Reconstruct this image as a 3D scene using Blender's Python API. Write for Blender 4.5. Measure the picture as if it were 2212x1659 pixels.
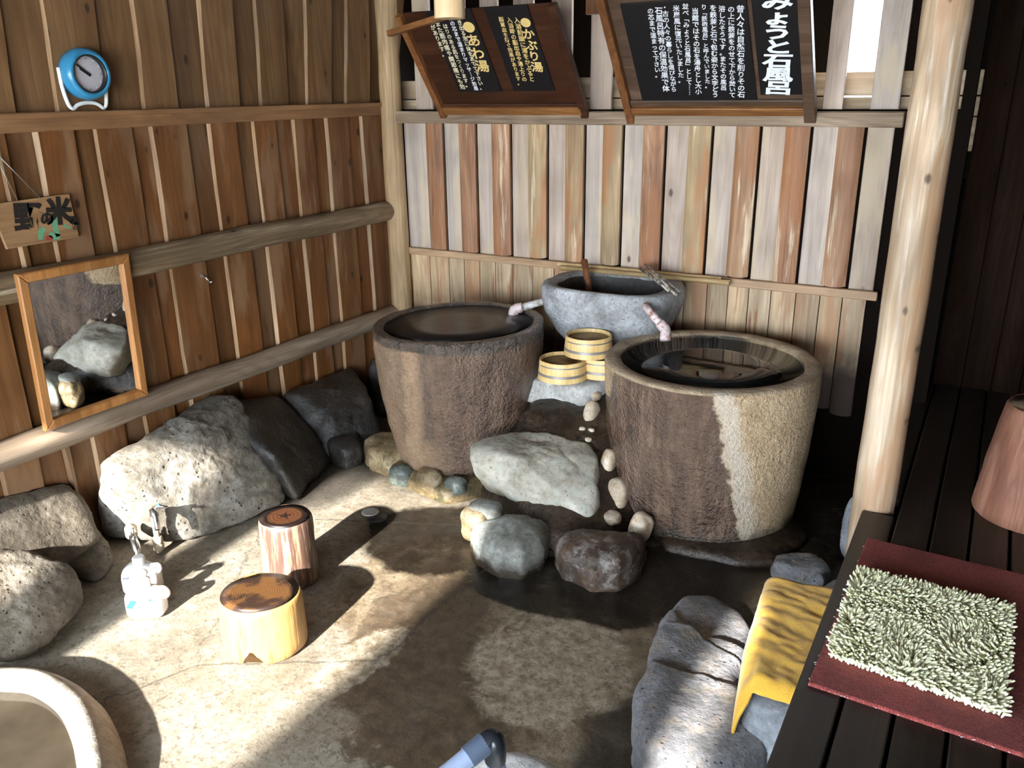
import bpy, bmesh, math, random
from math import sin, cos, pi, radians
from mathutils import Vector, Matrix, noise as mn

for o in list(bpy.data.objects):
    bpy.data.objects.remove(o)
SC = bpy.context.scene
COL = SC.collection
rnd = random.Random(7)

# ------------------------------------------------------------------ camera
FPX, IW, IH = 1800.0, 2212.0, 1659.0
CAM = Vector((0.0, 0.0, 1.9))
YAW, PITCH, ROLL = radians(-30.2), radians(19.4), radians(-0.73)
FW = Vector((sin(YAW) * cos(PITCH), cos(YAW) * cos(PITCH), -sin(PITCH)))
R0 = Vector((cos(YAW), -sin(YAW), 0)); U0 = R0.cross(FW)
RT = cos(ROLL) * R0 + sin(ROLL) * U0
UP = -sin(ROLL) * R0 + cos(ROLL) * U0
cam = bpy.data.cameras.new('camera'); camo = bpy.data.objects.new('camera', cam); COL.objects.link(camo)
cam.sensor_width = 36.0; cam.lens = FPX * 36.0 / IW; cam.clip_start = 0.02
camo.matrix_world = Matrix(((RT.x, UP.x, -FW.x, CAM.x), (RT.y, UP.y, -FW.y, CAM.y), (RT.z, UP.z, -FW.z, CAM.z), (0, 0, 0, 1)))
SC.camera = camo

# ------------------------------------------------------------------ light
world = bpy.data.worlds.new('sky'); SC.world = world; world.use_nodes = True
bgn = world.node_tree.nodes['Background']
bgn.inputs['Color'].default_value = (0.80, 0.90, 1.0, 1); bgn.inputs['Strength'].default_value = 14.0
sun = bpy.data.lights.new('sun', 'SUN'); suno = bpy.data.objects.new('sun', sun); COL.objects.link(suno)
SUN_EL, SUN_DX = radians(26), -0.08            # light travels towards +Y (into the room), a little to -X
sd = Vector((SUN_DX, 1.0, 0)).normalized() * cos(SUN_EL); sd.z = -sin(SUN_EL)
suno.rotation_euler = sd.to_track_quat('-Z', 'Y').to_euler()
sun.energy = 16.0; sun.angle = radians(1.2); sun.color = (1.0, 0.965, 0.91)
SC.view_settings.view_transform = 'Standard'; SC.view_settings.look = 'None'
SC.view_settings.gamma = 1.0; SC.view_settings.use_curve_mapping = False
SC.view_settings.exposure = 1.15
try:
    SC.cycles.use_denoising = True
    SC.cycles.max_bounces = 10; SC.cycles.diffuse_bounces = 6
except Exception:
    pass

XL, YB, ZD = -3.34, 4.25, 0.45        # left wall, back wall, deck height
YF, XR, ZC = -1.6, 1.5, 2.75          # front wall, right wall, ceiling

# ------------------------------------------------------------------ helpers
def ray(px, py):
    return FW + RT * ((px - IW / 2) / FPX) - UP * ((py - IH / 2) / FPX)
def az(px, py, z):
    d = ray(px, py); return CAM + d * ((z - CAM.z) / d.z)
def ax(px, py, x):
    d = ray(px, py); return CAM + d * ((x - CAM.x) / d.x)
def ay(px, py, y):
    d = ray(px, py); return CAM + d * ((y - CAM.y) / d.y)

WL = {}
def props(o, label=None, cat=None, group=None, kind=None):
    if label: o['label'] = label
    if cat: o['category'] = cat
    if group: o['group'] = group
    if kind: o['kind'] = kind
    return o
def thing(name, label, cat, loc, group=None):
    o = bpy.data.objects.new(name, None); COL.objects.link(o); o.location = loc
    o.empty_display_size = 0.05
    WL[o.name] = Vector(loc)
    return props(o, label, cat, group)
def link(name, bm, mat, parent=None, smooth=True, label=None, cat=None, group=None, kind=None, loc=None):
    """bm holds world coordinates; the object's origin goes to its base centre."""
    if not isinstance(bm, bmesh.types.BMesh):
        b = bmesh.new(); vs = [b.verts.new(v) for v in bm[0]]
        for f in bm[1]:
            try: b.faces.new([vs[i] for i in f])
            except ValueError: pass
        bm = b
    bmesh.ops.recalc_face_normals(bm, faces=bm.faces[:])
    if loc is None:
        xs = [v.co for v in bm.verts]
        mi = [min(c[i] for c in xs) for i in range(3)]; ma = [max(c[i] for c in xs) for i in range(3)]
        loc = Vector(((mi[0] + ma[0]) / 2, (mi[1] + ma[1]) / 2, mi[2]))
    loc = Vector(loc)
    for v in bm.verts: v.co -= loc
    me = bpy.data.meshes.new(name); bm.to_mesh(me); bm.free()
    if smooth is True:
        for p in me.polygons: p.use_smooth = True
    elif smooth:
        for p in me.polygons: p.use_smooth = True
        me.set_sharp_from_angle(angle=radians(smooth))
    if mat: me.materials.append(mat)
    o = bpy.data.objects.new(name, me); COL.objects.link(o)
    WL[o.name] = loc
    if parent:
        o.parent = parent; o.location = loc - WL[parent.name]
    else:
        o.location = loc
    return props(o, label, cat, group, kind)
def box(bm, a, b, bev=0.0, M=None):
    a, b = Vector(a), Vector(b)
    vs = [bm.verts.new((x, y, z)) for x in (a.x, b.x) for y in (a.y, b.y) for z in (a.z, b.z)]
    fs = [(0, 1, 3, 2), (4, 6, 7, 5), (0, 4, 5, 1), (2, 3, 7, 6), (0, 2, 6, 4), (1, 5, 7, 3)]
    faces = [bm.faces.new([vs[i] for i in f]) for f in fs]
    if bev:
        es = set(e for f in faces for e in f.edges)
        r = bmesh.ops.bevel(bm, geom=list(es), offset=bev, segments=1, affect='EDGES', profile=0.5)
        vs = list(set(vs_ for f in r['faces'] for vs_ in f.verts) | set(v for v in vs if v.is_valid))
    if M is not None:
        for v in vs:
            if v.is_valid: v.co = M @ v.co
    return bm
def bx(a, b, bev=0.0, M=None):
    return box(bmesh.new(), a, b, bev, M)
def prism(quad, nrm, t, bev=0.003):
    """plank: quad (4 corners, world) pushed along nrm by t"""
    bm = bmesh.new(); nrm = Vector(nrm)
    q = [Vector(p) for p in quad]
    lo = [bm.verts.new(p) for p in q]; hi = [bm.verts.new(p + nrm * t) for p in q]
    bm.faces.new(lo[::-1]); f = bm.faces.new(hi)
    for i in range(4):
        bm.faces.new((lo[i], lo[(i + 1) % 4], hi[(i + 1) % 4], hi[i]))
    if bev:
        bmesh.ops.bevel(bm, geom=list(f.edges), offset=bev, segments=1, affect='EDGES')
    return bm
def waney(quad, nrm, t, w, mat, mat2, parent, seed):
    """proud plank whose first edge (corners 0 and 3) is a wavering strip of sapwood"""
    q = [Vector(p) for p in quad]; nrm = Vector(nrm); n = 10; V = []; F = []
    for i in range(n + 1):
        k = i / n; a = q[0].lerp(q[3], k); b = q[1].lerp(q[2], k); e = (b - a).normalized()
        wv = .006 * mn.noise(Vector((seed * 7.7, k * 4, 1))); wv2 = .006 * mn.noise(Vector((seed * 3.3, k * 4, 8)))
        a = a + e * wv; b = b + e * wv2; ww = w * (.75 + 1.5 * mn.noise(Vector((seed * 2.7, k * 3, 3))))
        V += [a, a + e * max(ww, .0022) + nrm * t, b - e * .003 + nrm * t, b + nrm * (t - .003), b]
    for i in range(n):
        for c in range(4): F.append((i * 5 + c, i * 5 + c + 1, i * 5 + c + 6, i * 5 + c + 5))
    F += [(0, 1, 2, 3, 4), tuple(n * 5 + c for c in (4, 3, 2, 1, 0))]
    o = link('plank', (V, F), mat, parent, smooth=False); o.data.materials.append(mat2)
    for i in range(n): o.data.polygons[i * 4].material_index = 1
    return o
def tube(bm, pts, r, seg=12, caps=True, hollow=0.0):
    pts = [Vector(p) for p in pts]; n = len(pts)
    rs = list(r) if hasattr(r, '__len__') else [r] * n
    t0 = (pts[1] - pts[0]).normalized()
    ref = Vector((0, 0, 1)) if abs(t0.z) < .9 else Vector((1, 0, 0))
    u = t0.cross(ref).normalized(); rings = []
    for i, p in enumerate(pts):
        t = (pts[min(i + 1, n - 1)] - pts[max(i - 1, 0)]).normalized()
        u = (u - t * u.dot(t)).normalized(); w = t.cross(u)
        rings.append([bm.verts.new(p + (u * cos(2 * pi * k / seg) + w * sin(2 * pi * k / seg)) * rs[i]) for k in range(seg)])
    for a, b in zip(rings, rings[1:]):
        for k in range(seg):
            bm.faces.new((a[k], a[(k + 1) % seg], b[(k + 1) % seg], b[k]))
    if caps:
        bm.faces.new(rings[0][::-1]); bm.faces.new(rings[-1])
    return rings
def tb(pts, r, seg=12):
    bm = bmesh.new(); tube(bm, pts, r, seg); return bm
def arc(pts, n=6):
    """Catmull-Rom through pts"""
    P = [Vector(p) for p in pts]; P = [P[0] * 2 - P[1]] + P + [P[-1] * 2 - P[-2]]; out = []
    for i in range(1, len(P) - 2):
        for k in range(n):
            t = k / n
            out.append(0.5 * ((2 * P[i]) + (-P[i - 1] + P[i + 1]) * t + (2 * P[i - 1] - 5 * P[i] + 4 * P[i + 1] - P[i + 2]) * t * t
                              + (-P[i - 1] + 3 * P[i] - 3 * P[i + 1] + P[i + 2]) * t ** 3))
    return out + [P[-2]]
def lathe(profile, c, seg=48, rad=None, jit=0.0, seed=0, freq=6.0, caps=True):
    """profile [(r,z)], rad(angle,z)->scale; closed with caps where r==0"""
    bm = bmesh.new(); rings = []
    for (r, z) in profile:
        if r <= 1e-6:
            rings.append([bm.verts.new((c[0], c[1], c[2] + z))]); continue
        ring = []
        for k in range(seg):
            a = 2 * pi * k / seg
            s = rad(a, z) if rad else (1, 1)
            if not hasattr(s, '__len__'): s = (s, s)
            x, y = r * cos(a) * s[0], r * sin(a) * s[1]
            d = jit * (mn.fractal(Vector((x * freq + seed, y * freq, z * freq)), 1.0, 2.0, 3)) if jit else 0
            L = max(math.hypot(x, y), 1e-6)
            ring.append(bm.verts.new((c[0] + x * (1 + d / L), c[1] + y * (1 + d / L), c[2] + z + d * .3)))
        rings.append(ring)
    for a, b in zip(rings, rings[1:]):
        if len(a) == 1 and len(b) == 1: continue
        for k in range(seg):
            k2 = (k + 1) % seg
            if len(a) == 1: bm.faces.new((a[0], b[k2], b[k]))
            elif len(b) == 1: bm.faces.new((a[k], a[k2], b[0]))
            else: bm.faces.new((a[k], a[k2], b[k2], b[k]))
    if caps and len(rings[0]) > 1: bm.faces.new(rings[0][::-1])
    if caps is True and len(rings[-1]) > 1: bm.faces.new(rings[-1])
    return bm
def hull_planes(pts):
    b = bmesh.new()
    for p in pts: b.verts.new(p)
    bmesh.ops.convex_hull(b, input=b.verts[:]); bmesh.ops.recalc_face_normals(b, faces=b.faces[:])
    out = [(f.normal.copy(), f.verts[0].co.copy()) for f in b.faces]; b.free(); return out
def disp(p, d, amp, freq, seed, ridge=0.0):
    q = p * freq + Vector((seed * 3.1, seed * 1.7, seed * 2.3))
    n = mn.fractal(q, 0.9, 2.1, 5)
    v = amp * n
    if ridge:
        v -= ridge * (1 - abs(mn.noise(q * 0.6))) ** 6
    return v
def star_rock(pts, seed=0, p=14, amp=0.02, freq=5.0, sub=5, ridge=0.0, zmin=None):
    pts = [Vector(q) for q in pts]; pl = hull_planes(pts)
    c = sum(pts, Vector()) / len(pts)
    lo = min(q.z for q in pts)
    if zmin is None: zmin = lo
    bm = bmesh.new(); bmesh.ops.create_icosphere(bm, subdivisions=sub, radius=1)
    for v in bm.verts:
        d = v.co.normalized(); s = 0.0
        for n, q in pl:
            den = n.dot(d)
            if den > 1e-6:
                h = max(n.dot(q - c), 1e-3); s += (den / h) ** p
        r = s ** (-1.0 / p)
        w = c + d * r
        w += d * disp(w, d, amp, freq, seed, ridge)
        if w.z < zmin: w.z = zmin
        if w.x < XL + .022: w.x = XL + .022
        v.co = w
    return bm
def poly_rock(poly, ztop, zbot, seed=0, n=3.5, amp=0.012, freq=7.0, sub=5, tilt=(0, 0), ridge=0.0, zmin=None):
    """stone with the plan outline poly [(x,y)]"""
    P = [Vector((q[0], q[1])) for q in poly]; c = sum(P, Vector((0, 0))) / len(P)
    zc = (ztop + zbot) / 2; H = (ztop - zbot) / 2
    def R(a):
        d = Vector((cos(a), sin(a))); best = 0
        for i in range(len(P)):
            A, B = P[i] - c, P[(i + 1) % len(P)] - c; e = B - A
            den = d.x * e.y - d.y * e.x
            if abs(den) < 1e-9: continue
            t = (A.x * e.y - A.y * e.x) / den; s = (A.x * d.y - A.y * d.x) / den
            if t > 0 and -1e-6 <= s <= 1 + 1e-6: best = max(best, t)
        return best
    tab = [R(2 * pi * k / 180) for k in range(180)]
    tab = [(tab[k - 1] + 2 * tab[k] + tab[(k + 1) % 180]) / 4 for k in range(180)]
    bm = bmesh.new(); bmesh.ops.create_icosphere(bm, subdivisions=sub, radius=1)
    for v in bm.verts:
        d = v.co.normalized(); h = math.hypot(d.x, d.y); a = math.atan2(d.y, d.x) % (2 * pi)
        f = a / (2 * pi) * 180; k = int(f) % 180; rr = tab[k] * (1 - f % 1) + tab[(k + 1) % 180] * (f % 1)
        s = ((h / rr) ** n + (abs(d.z) / H) ** n) ** (-1 / n)
        w = Vector((c.x, c.y, zc)) + d * s
        w += d * disp(w, d, amp, freq, seed, ridge)
        w.z += tilt[0] * (w.x - c.x) + tilt[1] * (w.y - c.y)
        if zmin is not None and w.z < zmin: w.z = zmin
        v.co = w
    return bm
def pebble(c, size, rot=0.0, seed=0, tilt=0.0, amp=0.12, sub=4):
    bm = bmesh.new(); bmesh.ops.create_icosphere(bm, subdivisions=sub, radius=1)
    M = Matrix.Translation(Vector(c)) @ Matrix.Rotation(rot, 4, 'Z') @ Matrix.Rotation(tilt, 4, 'X')
    for v in bm.verts:
        d = v.co.normalized()
        s = (abs(d.x) ** 2.6 + abs(d.y) ** 2.6 + abs(d.z) ** 2.6) ** (-1 / 2.6)
        s *= 1 + amp * mn.noise(d * 1.5 + Vector((seed * 5.3, seed, 0))) + .02 * mn.noise(d * 6 + Vector((seed, 0, 9)))
        v.co = M @ Vector((d.x * s * size[0], d.y * s * size[1], d.z * s * size[2]))
    return bm

# ------------------------------------------------------------------ materials
class G:
    def __init__(s, name):
        s.m = bpy.data.materials.new(name); s.m.use_nodes = True; s.t = s.m.node_tree
        s.t.nodes.clear(); s._pos = None; s._rnd = None
    def n(s, ty, **kw):
        nd = s.t.nodes.new(ty)
        for k, v in kw.items():
            k2 = k.replace('_', ' ')
            if k.startswith('p_'): setattr(nd, k[2:], v); continue
            s.put(nd.inputs[k2], v)
        return nd
    def put(s, i, v):
        if isinstance(v, bpy.types.NodeSocket): s.t.links.new(v, i)
        elif isinstance(v, (tuple, list)) and len(v) == 3 and i.type == 'RGBA': i.default_value = (*v, 1)
        else: i.default_value = v
    def pos(s):
        if s._pos is None: s._pos = s.n('ShaderNodeNewGeometry').outputs['Position']
        return s._pos
    def rnd(s):
        if s._rnd is None: s._rnd = s.n('ShaderNodeObjectInfo').outputs['Random']
        return s._rnd
    def vm(s, op, a, b):
        nd = s.t.nodes.new('ShaderNodeVectorMath'); nd.operation = op; s.put(nd.inputs[0], a); s.put(nd.inputs[1], b); return nd.outputs[0]
    def shifted(s, k=17.0):
        c = s.n('ShaderNodeCombineXYZ', X=s.math('MULTIPLY', s.rnd(), 37.0 * k / 17), Y=s.math('MULTIPLY', s.rnd(), 53.0 * k / 17), Z=s.math('MULTIPLY', s.rnd(), 71.0 * k / 17))
        return s.vm('ADD', s.pos(), c.outputs[0])
    def scl(s, v, xyz): return s.vm('MULTIPLY', v, xyz)
    def math(s, op, a, b=0.0, c=None):
        nd = s.t.nodes.new('ShaderNodeMath'); nd.operation = op; s.put(nd.inputs[0], a); s.put(nd.inputs[1], b)
        if c is not None: s.put(nd.inputs[2], c)
        return nd.outputs[0]
    def noise(s, v, scale, detail=5.0, rough=0.55, dist=0.0):
        return s.n('ShaderNodeTexNoise', Vector=v, Scale=scale, Detail=detail, Roughness=rough, Distortion=dist).outputs['Fac']
    def vor(s, v, scale, feat='F1'):
        nd = s.t.nodes.new('ShaderNodeTexVoronoi'); nd.feature = feat; s.put(nd.inputs['Vector'], v); s.put(nd.inputs['Scale'], scale); return nd.outputs['Distance']
    def ramp(s, f, stops, interp='LINEAR'):
        nd = s.t.nodes.new('ShaderNodeValToRGB'); s.put(nd.inputs[0], f); cr = nd.color_ramp; cr.interpolation = interp
        while len(cr.elements) < len(stops): cr.elements.new(0.5)
        for e, (p, c) in zip(cr.elements, stops):
            e.position = p; e.color = (*c, 1) if hasattr(c, '__len__') else (c, c, c, 1)
        return nd.outputs[0]
    def step(s, f, a, b):
        nd = s.n('ShaderNodeMapRange'); nd.interpolation_type = 'SMOOTHSTEP'
        s.put(nd.inputs[0], f); s.put(nd.inputs[1], a); s.put(nd.inputs[2], b); s.put(nd.inputs[3], 0.0); s.put(nd.inputs[4], 1.0); return nd.outputs[0]
    def mix(s, f, a, b, mode='MIX'):
        nd = s.t.nodes.new('ShaderNodeMixRGB'); nd.blend_type = mode; s.put(nd.inputs[0], f); s.put(nd.inputs[1], a); s.put(nd.inputs[2], b); return nd.outputs[0]
    def bump(s, h, strength=0.4, dist=0.01, nrm=None):
        nd = s.n('ShaderNodeBump', Height=h, Strength=strength, Distance=dist)
        if nrm is not None: s.put(nd.inputs['Normal'], nrm)
        return nd.outputs[0]
    def sep(s, v): return s.n('ShaderNodeSeparateXYZ', Vector=v).outputs
    def out(s, col, rough=0.6, nrm=None, **kw):
        b = s.n('ShaderNodeBsdfPrincipled'); s.put(b.inputs['Base Color'], col); s.put(b.inputs['Roughness'], rough)
        if nrm is not None: s.put(b.inputs['Normal'], nrm)
        for k, v in kw.items(): s.put(b.inputs[k.replace('_', ' ')], v)
        o = s.n('ShaderNodeOutputMaterial'); s.t.links.new(b.outputs[0], o.inputs[0]); return s.m

def plain(name, col, rough=0.5, **kw):
    g = G(name); n = g.noise(g.pos(), 40.0, 3.0)
    c = g.mix(0.12, col, g.ramp(n, [(0.3, tuple(x * .5 for x in col)), (0.7, tuple(min(1, x * 1.3) for x in col))]))
    return g.out(c, rough, None, **kw)

def wood(name, dark, mid, light, axis='Z', knots=1.0, var=0.35, rough=0.6, alt=None, wear=None, bump=0.25, ks=6.0, wet=None, plane=None, patch=None, cath=.3, spec=.4):
    g = G(name); v = g.shifted()
    st = {'Z': (16, 16, .9), 'Y': (16, .9, 16), 'X': (.9, 16, 16)}[axis]
    fn = {'Z': (120, 120, 3), 'Y': (120, 3, 120), 'X': (3, 120, 120)}[axis]
    kn = {'Z': (1, 1, .55), 'Y': (1, .55, 1), 'X': (.55, 1, 1)}[axis]
    a = g.noise(g.scl(v, st), 1.0, 5.0, .6, .8); b = g.noise(g.scl(v, fn), 1.0, 3.0)
    f = g.math('ADD', g.math('MULTIPLY', a, .75), g.math('MULTIPLY', b, .25))
    c = g.ramp(f, [(0.30, dark), (0.5, mid), (0.68, light)])
    if alt: c = g.mix(g.step(g.rnd(), .35, .75), c, g.ramp(f, [(0.32, tuple(x * .6 for x in alt)), (0.6, alt)]))
    if wear:
        w = g.noise(g.scl(v, {'Z': (26, 26, 1.6), 'Y': (26, 1.6, 26), 'X': (1.6, 26, 26)}[axis]), 1.0, 6.0, .65)
        c = g.mix(g.step(w, .55, .66), c, wear)
    big = g.noise(v, 2.2, 3.0)
    c = g.mix(1.0, c, g.ramp(big, [(.3, .72), (.7, 1.12)]), 'MULTIPLY')
    if plane == 'x': kn = (0, kn[1], kn[2])
    if plane == 'y': kn = (kn[0], 0, kn[2])
    k = g.vor(g.scl(v, kn), ks)
    hgt = f
    ct = g.noise(g.scl(v, {'Z': (6, 6, .55), 'Y': (6, .55, 6), 'X': (.55, 6, 6)}[axis]), 1.0, 2.0, .4, .4)
    ln = g.math('MULTIPLY_ADD', g.math('SINE', g.math('MULTIPLY', ct, 95.0)), .5, .5)
    c = g.mix(g.math('MULTIPLY', g.math('MULTIPLY', ln, ln), cath), c, tuple(x * .72 for x in dark))
    if patch: c = g.mix(g.math('MULTIPLY', g.step(g.noise(g.scl(v, {'Z': (7, 7, 1.3), 'Y': (7, 1.3, 7), 'X': (1.3, 7, 7)}[axis]), 1.0, 4.0, .6), .50, .60), .7), c, patch)
    if knots:
        km = g.math('SUBTRACT', 1.0, g.step(g.math('ADD', k, g.math('MULTIPLY', b, .05)), .055 * knots, .10 * knots))
        halo = g.math('SUBTRACT', 1.0, g.step(k, .10 * knots, .30 * knots))
        c = g.mix(g.math('MULTIPLY', halo, .35), c, dark); c = g.mix(g.math('MULTIPLY', km, .9), c, tuple(x * .25 for x in dark))
    vv = g.math('MULTIPLY_ADD', g.rnd(), var, 1.0 - var / 2)
    c = g.mix(1.0, c, g.n('ShaderNodeCombineXYZ', X=vv, Y=vv, Z=vv).outputs[0], 'MULTIPLY')
    if wet:      # damp stain and painted-in shade near the ground: (height, softness, colour)
        z = g.sep(g.pos())[2]
        zz = g.math('ADD', z, g.math('MULTIPLY', g.math('SUBTRACT', g.noise(g.pos(), 9.0), .5), .25))
        c = g.mix(g.math('SUBTRACT', 1.0, g.step(zz, wet[0] - wet[1], wet[0] + wet[1])), c, wet[2])
    return g.out(c, rough, g.bump(hgt, bump, .01), Specular_IOR_Level=spec)

def rock(name, cols, scale=6.0, rough=0.75, pits=0.5, spots=None, wetc=None, bump=0.6, fleck=0.0, gloss=None):
    """cols dark, mid, light; spots (colour, amount); wetc (colour, z, softness) a wet foot"""
    g = G(name); v = g.shifted()
    a = g.noise(v, scale, 8.0, .62, .4); b = g.noise(v, scale * 6, 6.0, .65); d = g.noise(v, scale * .45, 3.0)
    f = g.math('ADD', g.math('MULTIPLY', a, .6), g.math('MULTIPLY', b, .4))
    c = g.ramp(f, [(.34, cols[0]), (.5, cols[1]), (.64, cols[2])])
    c = g.mix(1.0, c, g.ramp(d, [(.3, .7), (.7, 1.2)]), 'MULTIPLY')
    h = f
    if pits:
        pv = g.vor(v, scale * 7); pm = g.math('SUBTRACT', 1.0, g.step(g.math('ADD', pv, g.math('MULTIPLY', b, .5)), .30, .50))
        pm = g.math('MULTIPLY', pm, g.step(a, .42, .58))
        c = g.mix(g.math('MULTIPLY', pm, pits), c, tuple(x * .3 for x in cols[0])); h = g.math('SUBTRACT', f, g.math('MULTIPLY', pm, .5 * pits))
    if spots:
        sp = g.noise(v, scale * 1.7, 7.0, .7); c = g.mix(g.math('MULTIPLY', g.step(sp, .5, .62), spots[1]), c, spots[0])
    r = rough
    if wetc:
        z = g.sep(g.pos())[2]; zz = g.math('ADD', z, g.math('MULTIPLY', g.math('SUBTRACT', a, .5), .12))
        w = g.math('SUBTRACT', 1.0, g.step(zz, wetc[1] - wetc[2], wetc[1] + wetc[2]))
        c = g.mix(w, c, wetc[0]); r = g.math('MULTIPLY_ADD', w, .22 - rough, rough)
    return g.out(c, r, g.bump(h, bump, .02))

M = {}
M['left_plank'] = wood('left_plank', (.095, .036, .011), (.170, .073, .023), (.24, .118, .045), knots=1.5, var=.4, rough=.5, alt=(.19, .072, .020), ks=7.5, plane='x', patch=(.22, .125, .065))
M['sapwood'] = wood('sapwood_edge', (.18, .095, .045), (.29, .175, .092), (.48, .33, .20), knots=0, var=.5, rough=.6)
M['left_edge'] = wood('left_upper_plank', (.115, .055, .021), (.19, .098, .041), (.25, .145, .068), knots=1.5, var=.3, rough=.5, ks=7.5, plane='x')
M['ledge'] = wood('ledge_wood', (.18, .085, .04), (.30, .155, .07), (.38, .21, .10), axis='Y', var=0, rough=.5)
M['log_y'] = wood('weathered_log', (.10, .065, .035), (.20, .135, .075), (.32, .23, .14), axis='Y', var=.2, rough=.7, wear=(.36, .29, .20))
M['log_y2'] = wood('pale_log', (.15, .10, .065), (.28, .205, .14), (.42, .33, .24), axis='Y', var=.2, rough=.7)
M['grey_plank'] = wood('grey_pink_plank', (.32, .225, .165), (.50, .385, .31), (.60, .49, .42), knots=1.3, var=.2, rough=.7, alt=(.50, .42, .36), ks=7.0, plane='y', patch=(.50, .40, .27), cath=.15)
M['bark_plank'] = wood('bark_slab', (.17, .062, .024), (.37, .185, .10), (.50, .31, .19), knots=.9, var=.35, rough=.65, alt=(.44, .31, .17), wear=(.66, .52, .36), ks=4.5, plane='y', patch=(.34, .14, .055), cath=.25)
M['low_plank'] = wood('low_back_plank', (.25, .15, .085), (.48, .35, .22), (.60, .47, .33), knots=.9, var=.35, rough=.65, plane='y', patch=(.34, .17, .085), alt=(.52, .37, .22), wear=(.30, .13, .06), ks=6.0, wet=(.60, .10, (.045, .026, .017)))  # wet band at the foot: damp plus the shade behind the tub, as colour
M['sill'] = wood('sill_wood', (.12, .075, .045), (.25, .175, .115), (.40, .31, .22), axis='X', var=.2, rough=.7)
M['rail'] = wood('rail_wood', (.28, .16, .085), (.44, .27, .15), (.54, .36, .22), axis='X', knots=.5, var=.2, rough=.6)
M['outer_board'] = wood('outer_board', (.28, .19, .11), (.46, .34, .22), (.58, .46, .32), axis='X', var=.2, rough=.7)
M['post'] = wood('peeled_post', (.26, .16, .085), (.44, .32, .21), (.58, .48, .37), knots=1.3, var=.1, rough=.6, ks=7.5, wear=(.62, .55, .47), patch=(.36, .19, .095), cath=.4, plane='y', bump=.5)
M['corner_post'] = wood('corner_post', (.25, .15, .07), (.42, .28, .15), (.54, .40, .24), knots=1.0, var=.1, rough=.6, ks=5.0)
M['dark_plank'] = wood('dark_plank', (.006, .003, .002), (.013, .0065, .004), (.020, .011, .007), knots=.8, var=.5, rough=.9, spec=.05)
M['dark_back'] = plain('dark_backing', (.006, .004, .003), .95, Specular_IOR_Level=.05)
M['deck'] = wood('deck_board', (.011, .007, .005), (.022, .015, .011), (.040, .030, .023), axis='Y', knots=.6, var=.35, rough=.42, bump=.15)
M['stump'] = wood('stump_side', (.11, .042, .024), (.21, .088, .052), (.30, .15, .10), knots=.5, var=.1, rough=.7)
M['sign_board'] = wood('sign_board', (.030, .010, .005), (.050, .018, .009), (.085, .034, .018), axis='X', knots=0, var=.1, rough=.35, bump=.08)
M['sign_board2'] = wood('sign_board_worn', (.05, .027, .016), (.09, .052, .032), (.14, .09, .06), axis='X', knots=0, var=.1, rough=.5)
M['sign_rail'] = wood('sign_rail', (.11, .04, .012), (.24, .10, .032), (.36, .17, .06), axis='X', knots=.5, var=.2, rough=.4)
M['sign_stile'] = wood('sign_stile', (.08, .028, .010), (.19, .075, .026), (.28, .12, .045), axis='Z', knots=.6, var=.2, rough=.4)
M['plaque'] = plain('plaque_black', (.010, .009, .010), .35)
M['ink_white'] = plain('letter_white', (.80, .82, .86), .5)
M['ink_gold'] = plain('letter_gold', (.72, .52, .20), .5)
M['ink_cream'] = plain('letter_cream', (.74, .68, .46), .5)
M['pale_log'] = wood('pale_hanging_log', (.50, .31, .15), (.70, .49, .28), (.78, .60, .38), knots=.4, var=.05, rough=.55, ks=3)
M['mirror_frame'] = wood('mirror_frame', (.22, .085, .022), (.36, .155, .045), (.46, .22, .075), knots=.3, var=.12, rough=.4, ks=4)
g = G('mirror_glass'); M['mirror'] = g.out((.86, .88, .88), .02, None, Metallic=1.0)
M['painted_board'] = wood('painted_board', (.17, .085, .035), (.28, .155, .07), (.36, .21, .10), axis='Y', knots=0, var=.05, rough=.6)
M['ink'] = plain('ink_black', (.012, .008, .006), .6)
M['green'] = plain('paint_green', (.12, .30, .16), .6)
M['red'] = plain('paint_red', (.28, .04, .03), .6)
M['blue'] = plain('clock_blue', (.035, .22, .40), .28)
M['white_plastic'] = plain('white_plastic', (.80, .80, .78), .35)
M['dial'] = plain('dial_white', (.52, .49, .52), .4)
M['black'] = plain('black_plastic', (.015, .015, .017), .4)
M['pump_white'] = plain('pump_white', (.85, .85, .86), .3, Subsurface_Weight=0.05)
M['teal'] = plain('label_teal', (.02, .42, .47), .4)
M['violet'] = plain('label_violet', (.25, .26, .40), .5)
M['peach'] = plain('handle_peach', (.75, .56, .40), .4)
M['beige_pipe'] = plain('beige_pipe', (.50, .42, .30), .6)
M['drain_metal'] = plain('drain_metal', (.55, .53, .48), .5)
M['metal'] = plain('chrome', (.75, .76, .78), .22, Metallic=1.0)
M['steel_old'] = plain('old_steel', (.30, .28, .26), .45, Metallic=.8)
M['pvc_grey'] = plain('pvc_bluegrey', (.22, .27, .38), .4)
M['pvc_mid'] = plain('pvc_mid', (.065, .085, .125), .4)
M['pvc_dark'] = plain('pvc_dark', (.010, .012, .016), .3)
def rusty(name, base, rust, amt):
    g = G(name); n = g.noise(g.pos(), 38.0, 6.0, .7)
    return g.out(g.mix(g.step(n, amt - .08, amt + .08), base, rust), .5, g.bump(n, .3, .004))
M['pipe_pink'] = rusty('pipe_stained', (.62, .52, .50), (.30, .13, .09), .56)
M['pipe_grey'] = rusty('pipe_grey', (.48, .46, .44), (.22, .17, .13), .56)
M['rust'] = rusty('rusty_pipe', (.26, .09, .035), (.13, .045, .022), .5)
M['rod'] = rusty('rod_metal', (.50, .45, .38), (.09, .07, .055), .48)
M['bamboo'] = wood('bamboo', (.22, .13, .05), (.42, .28, .13), (.55, .40, .21), axis='X', knots=0, var=.5, rough=.4)
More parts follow.
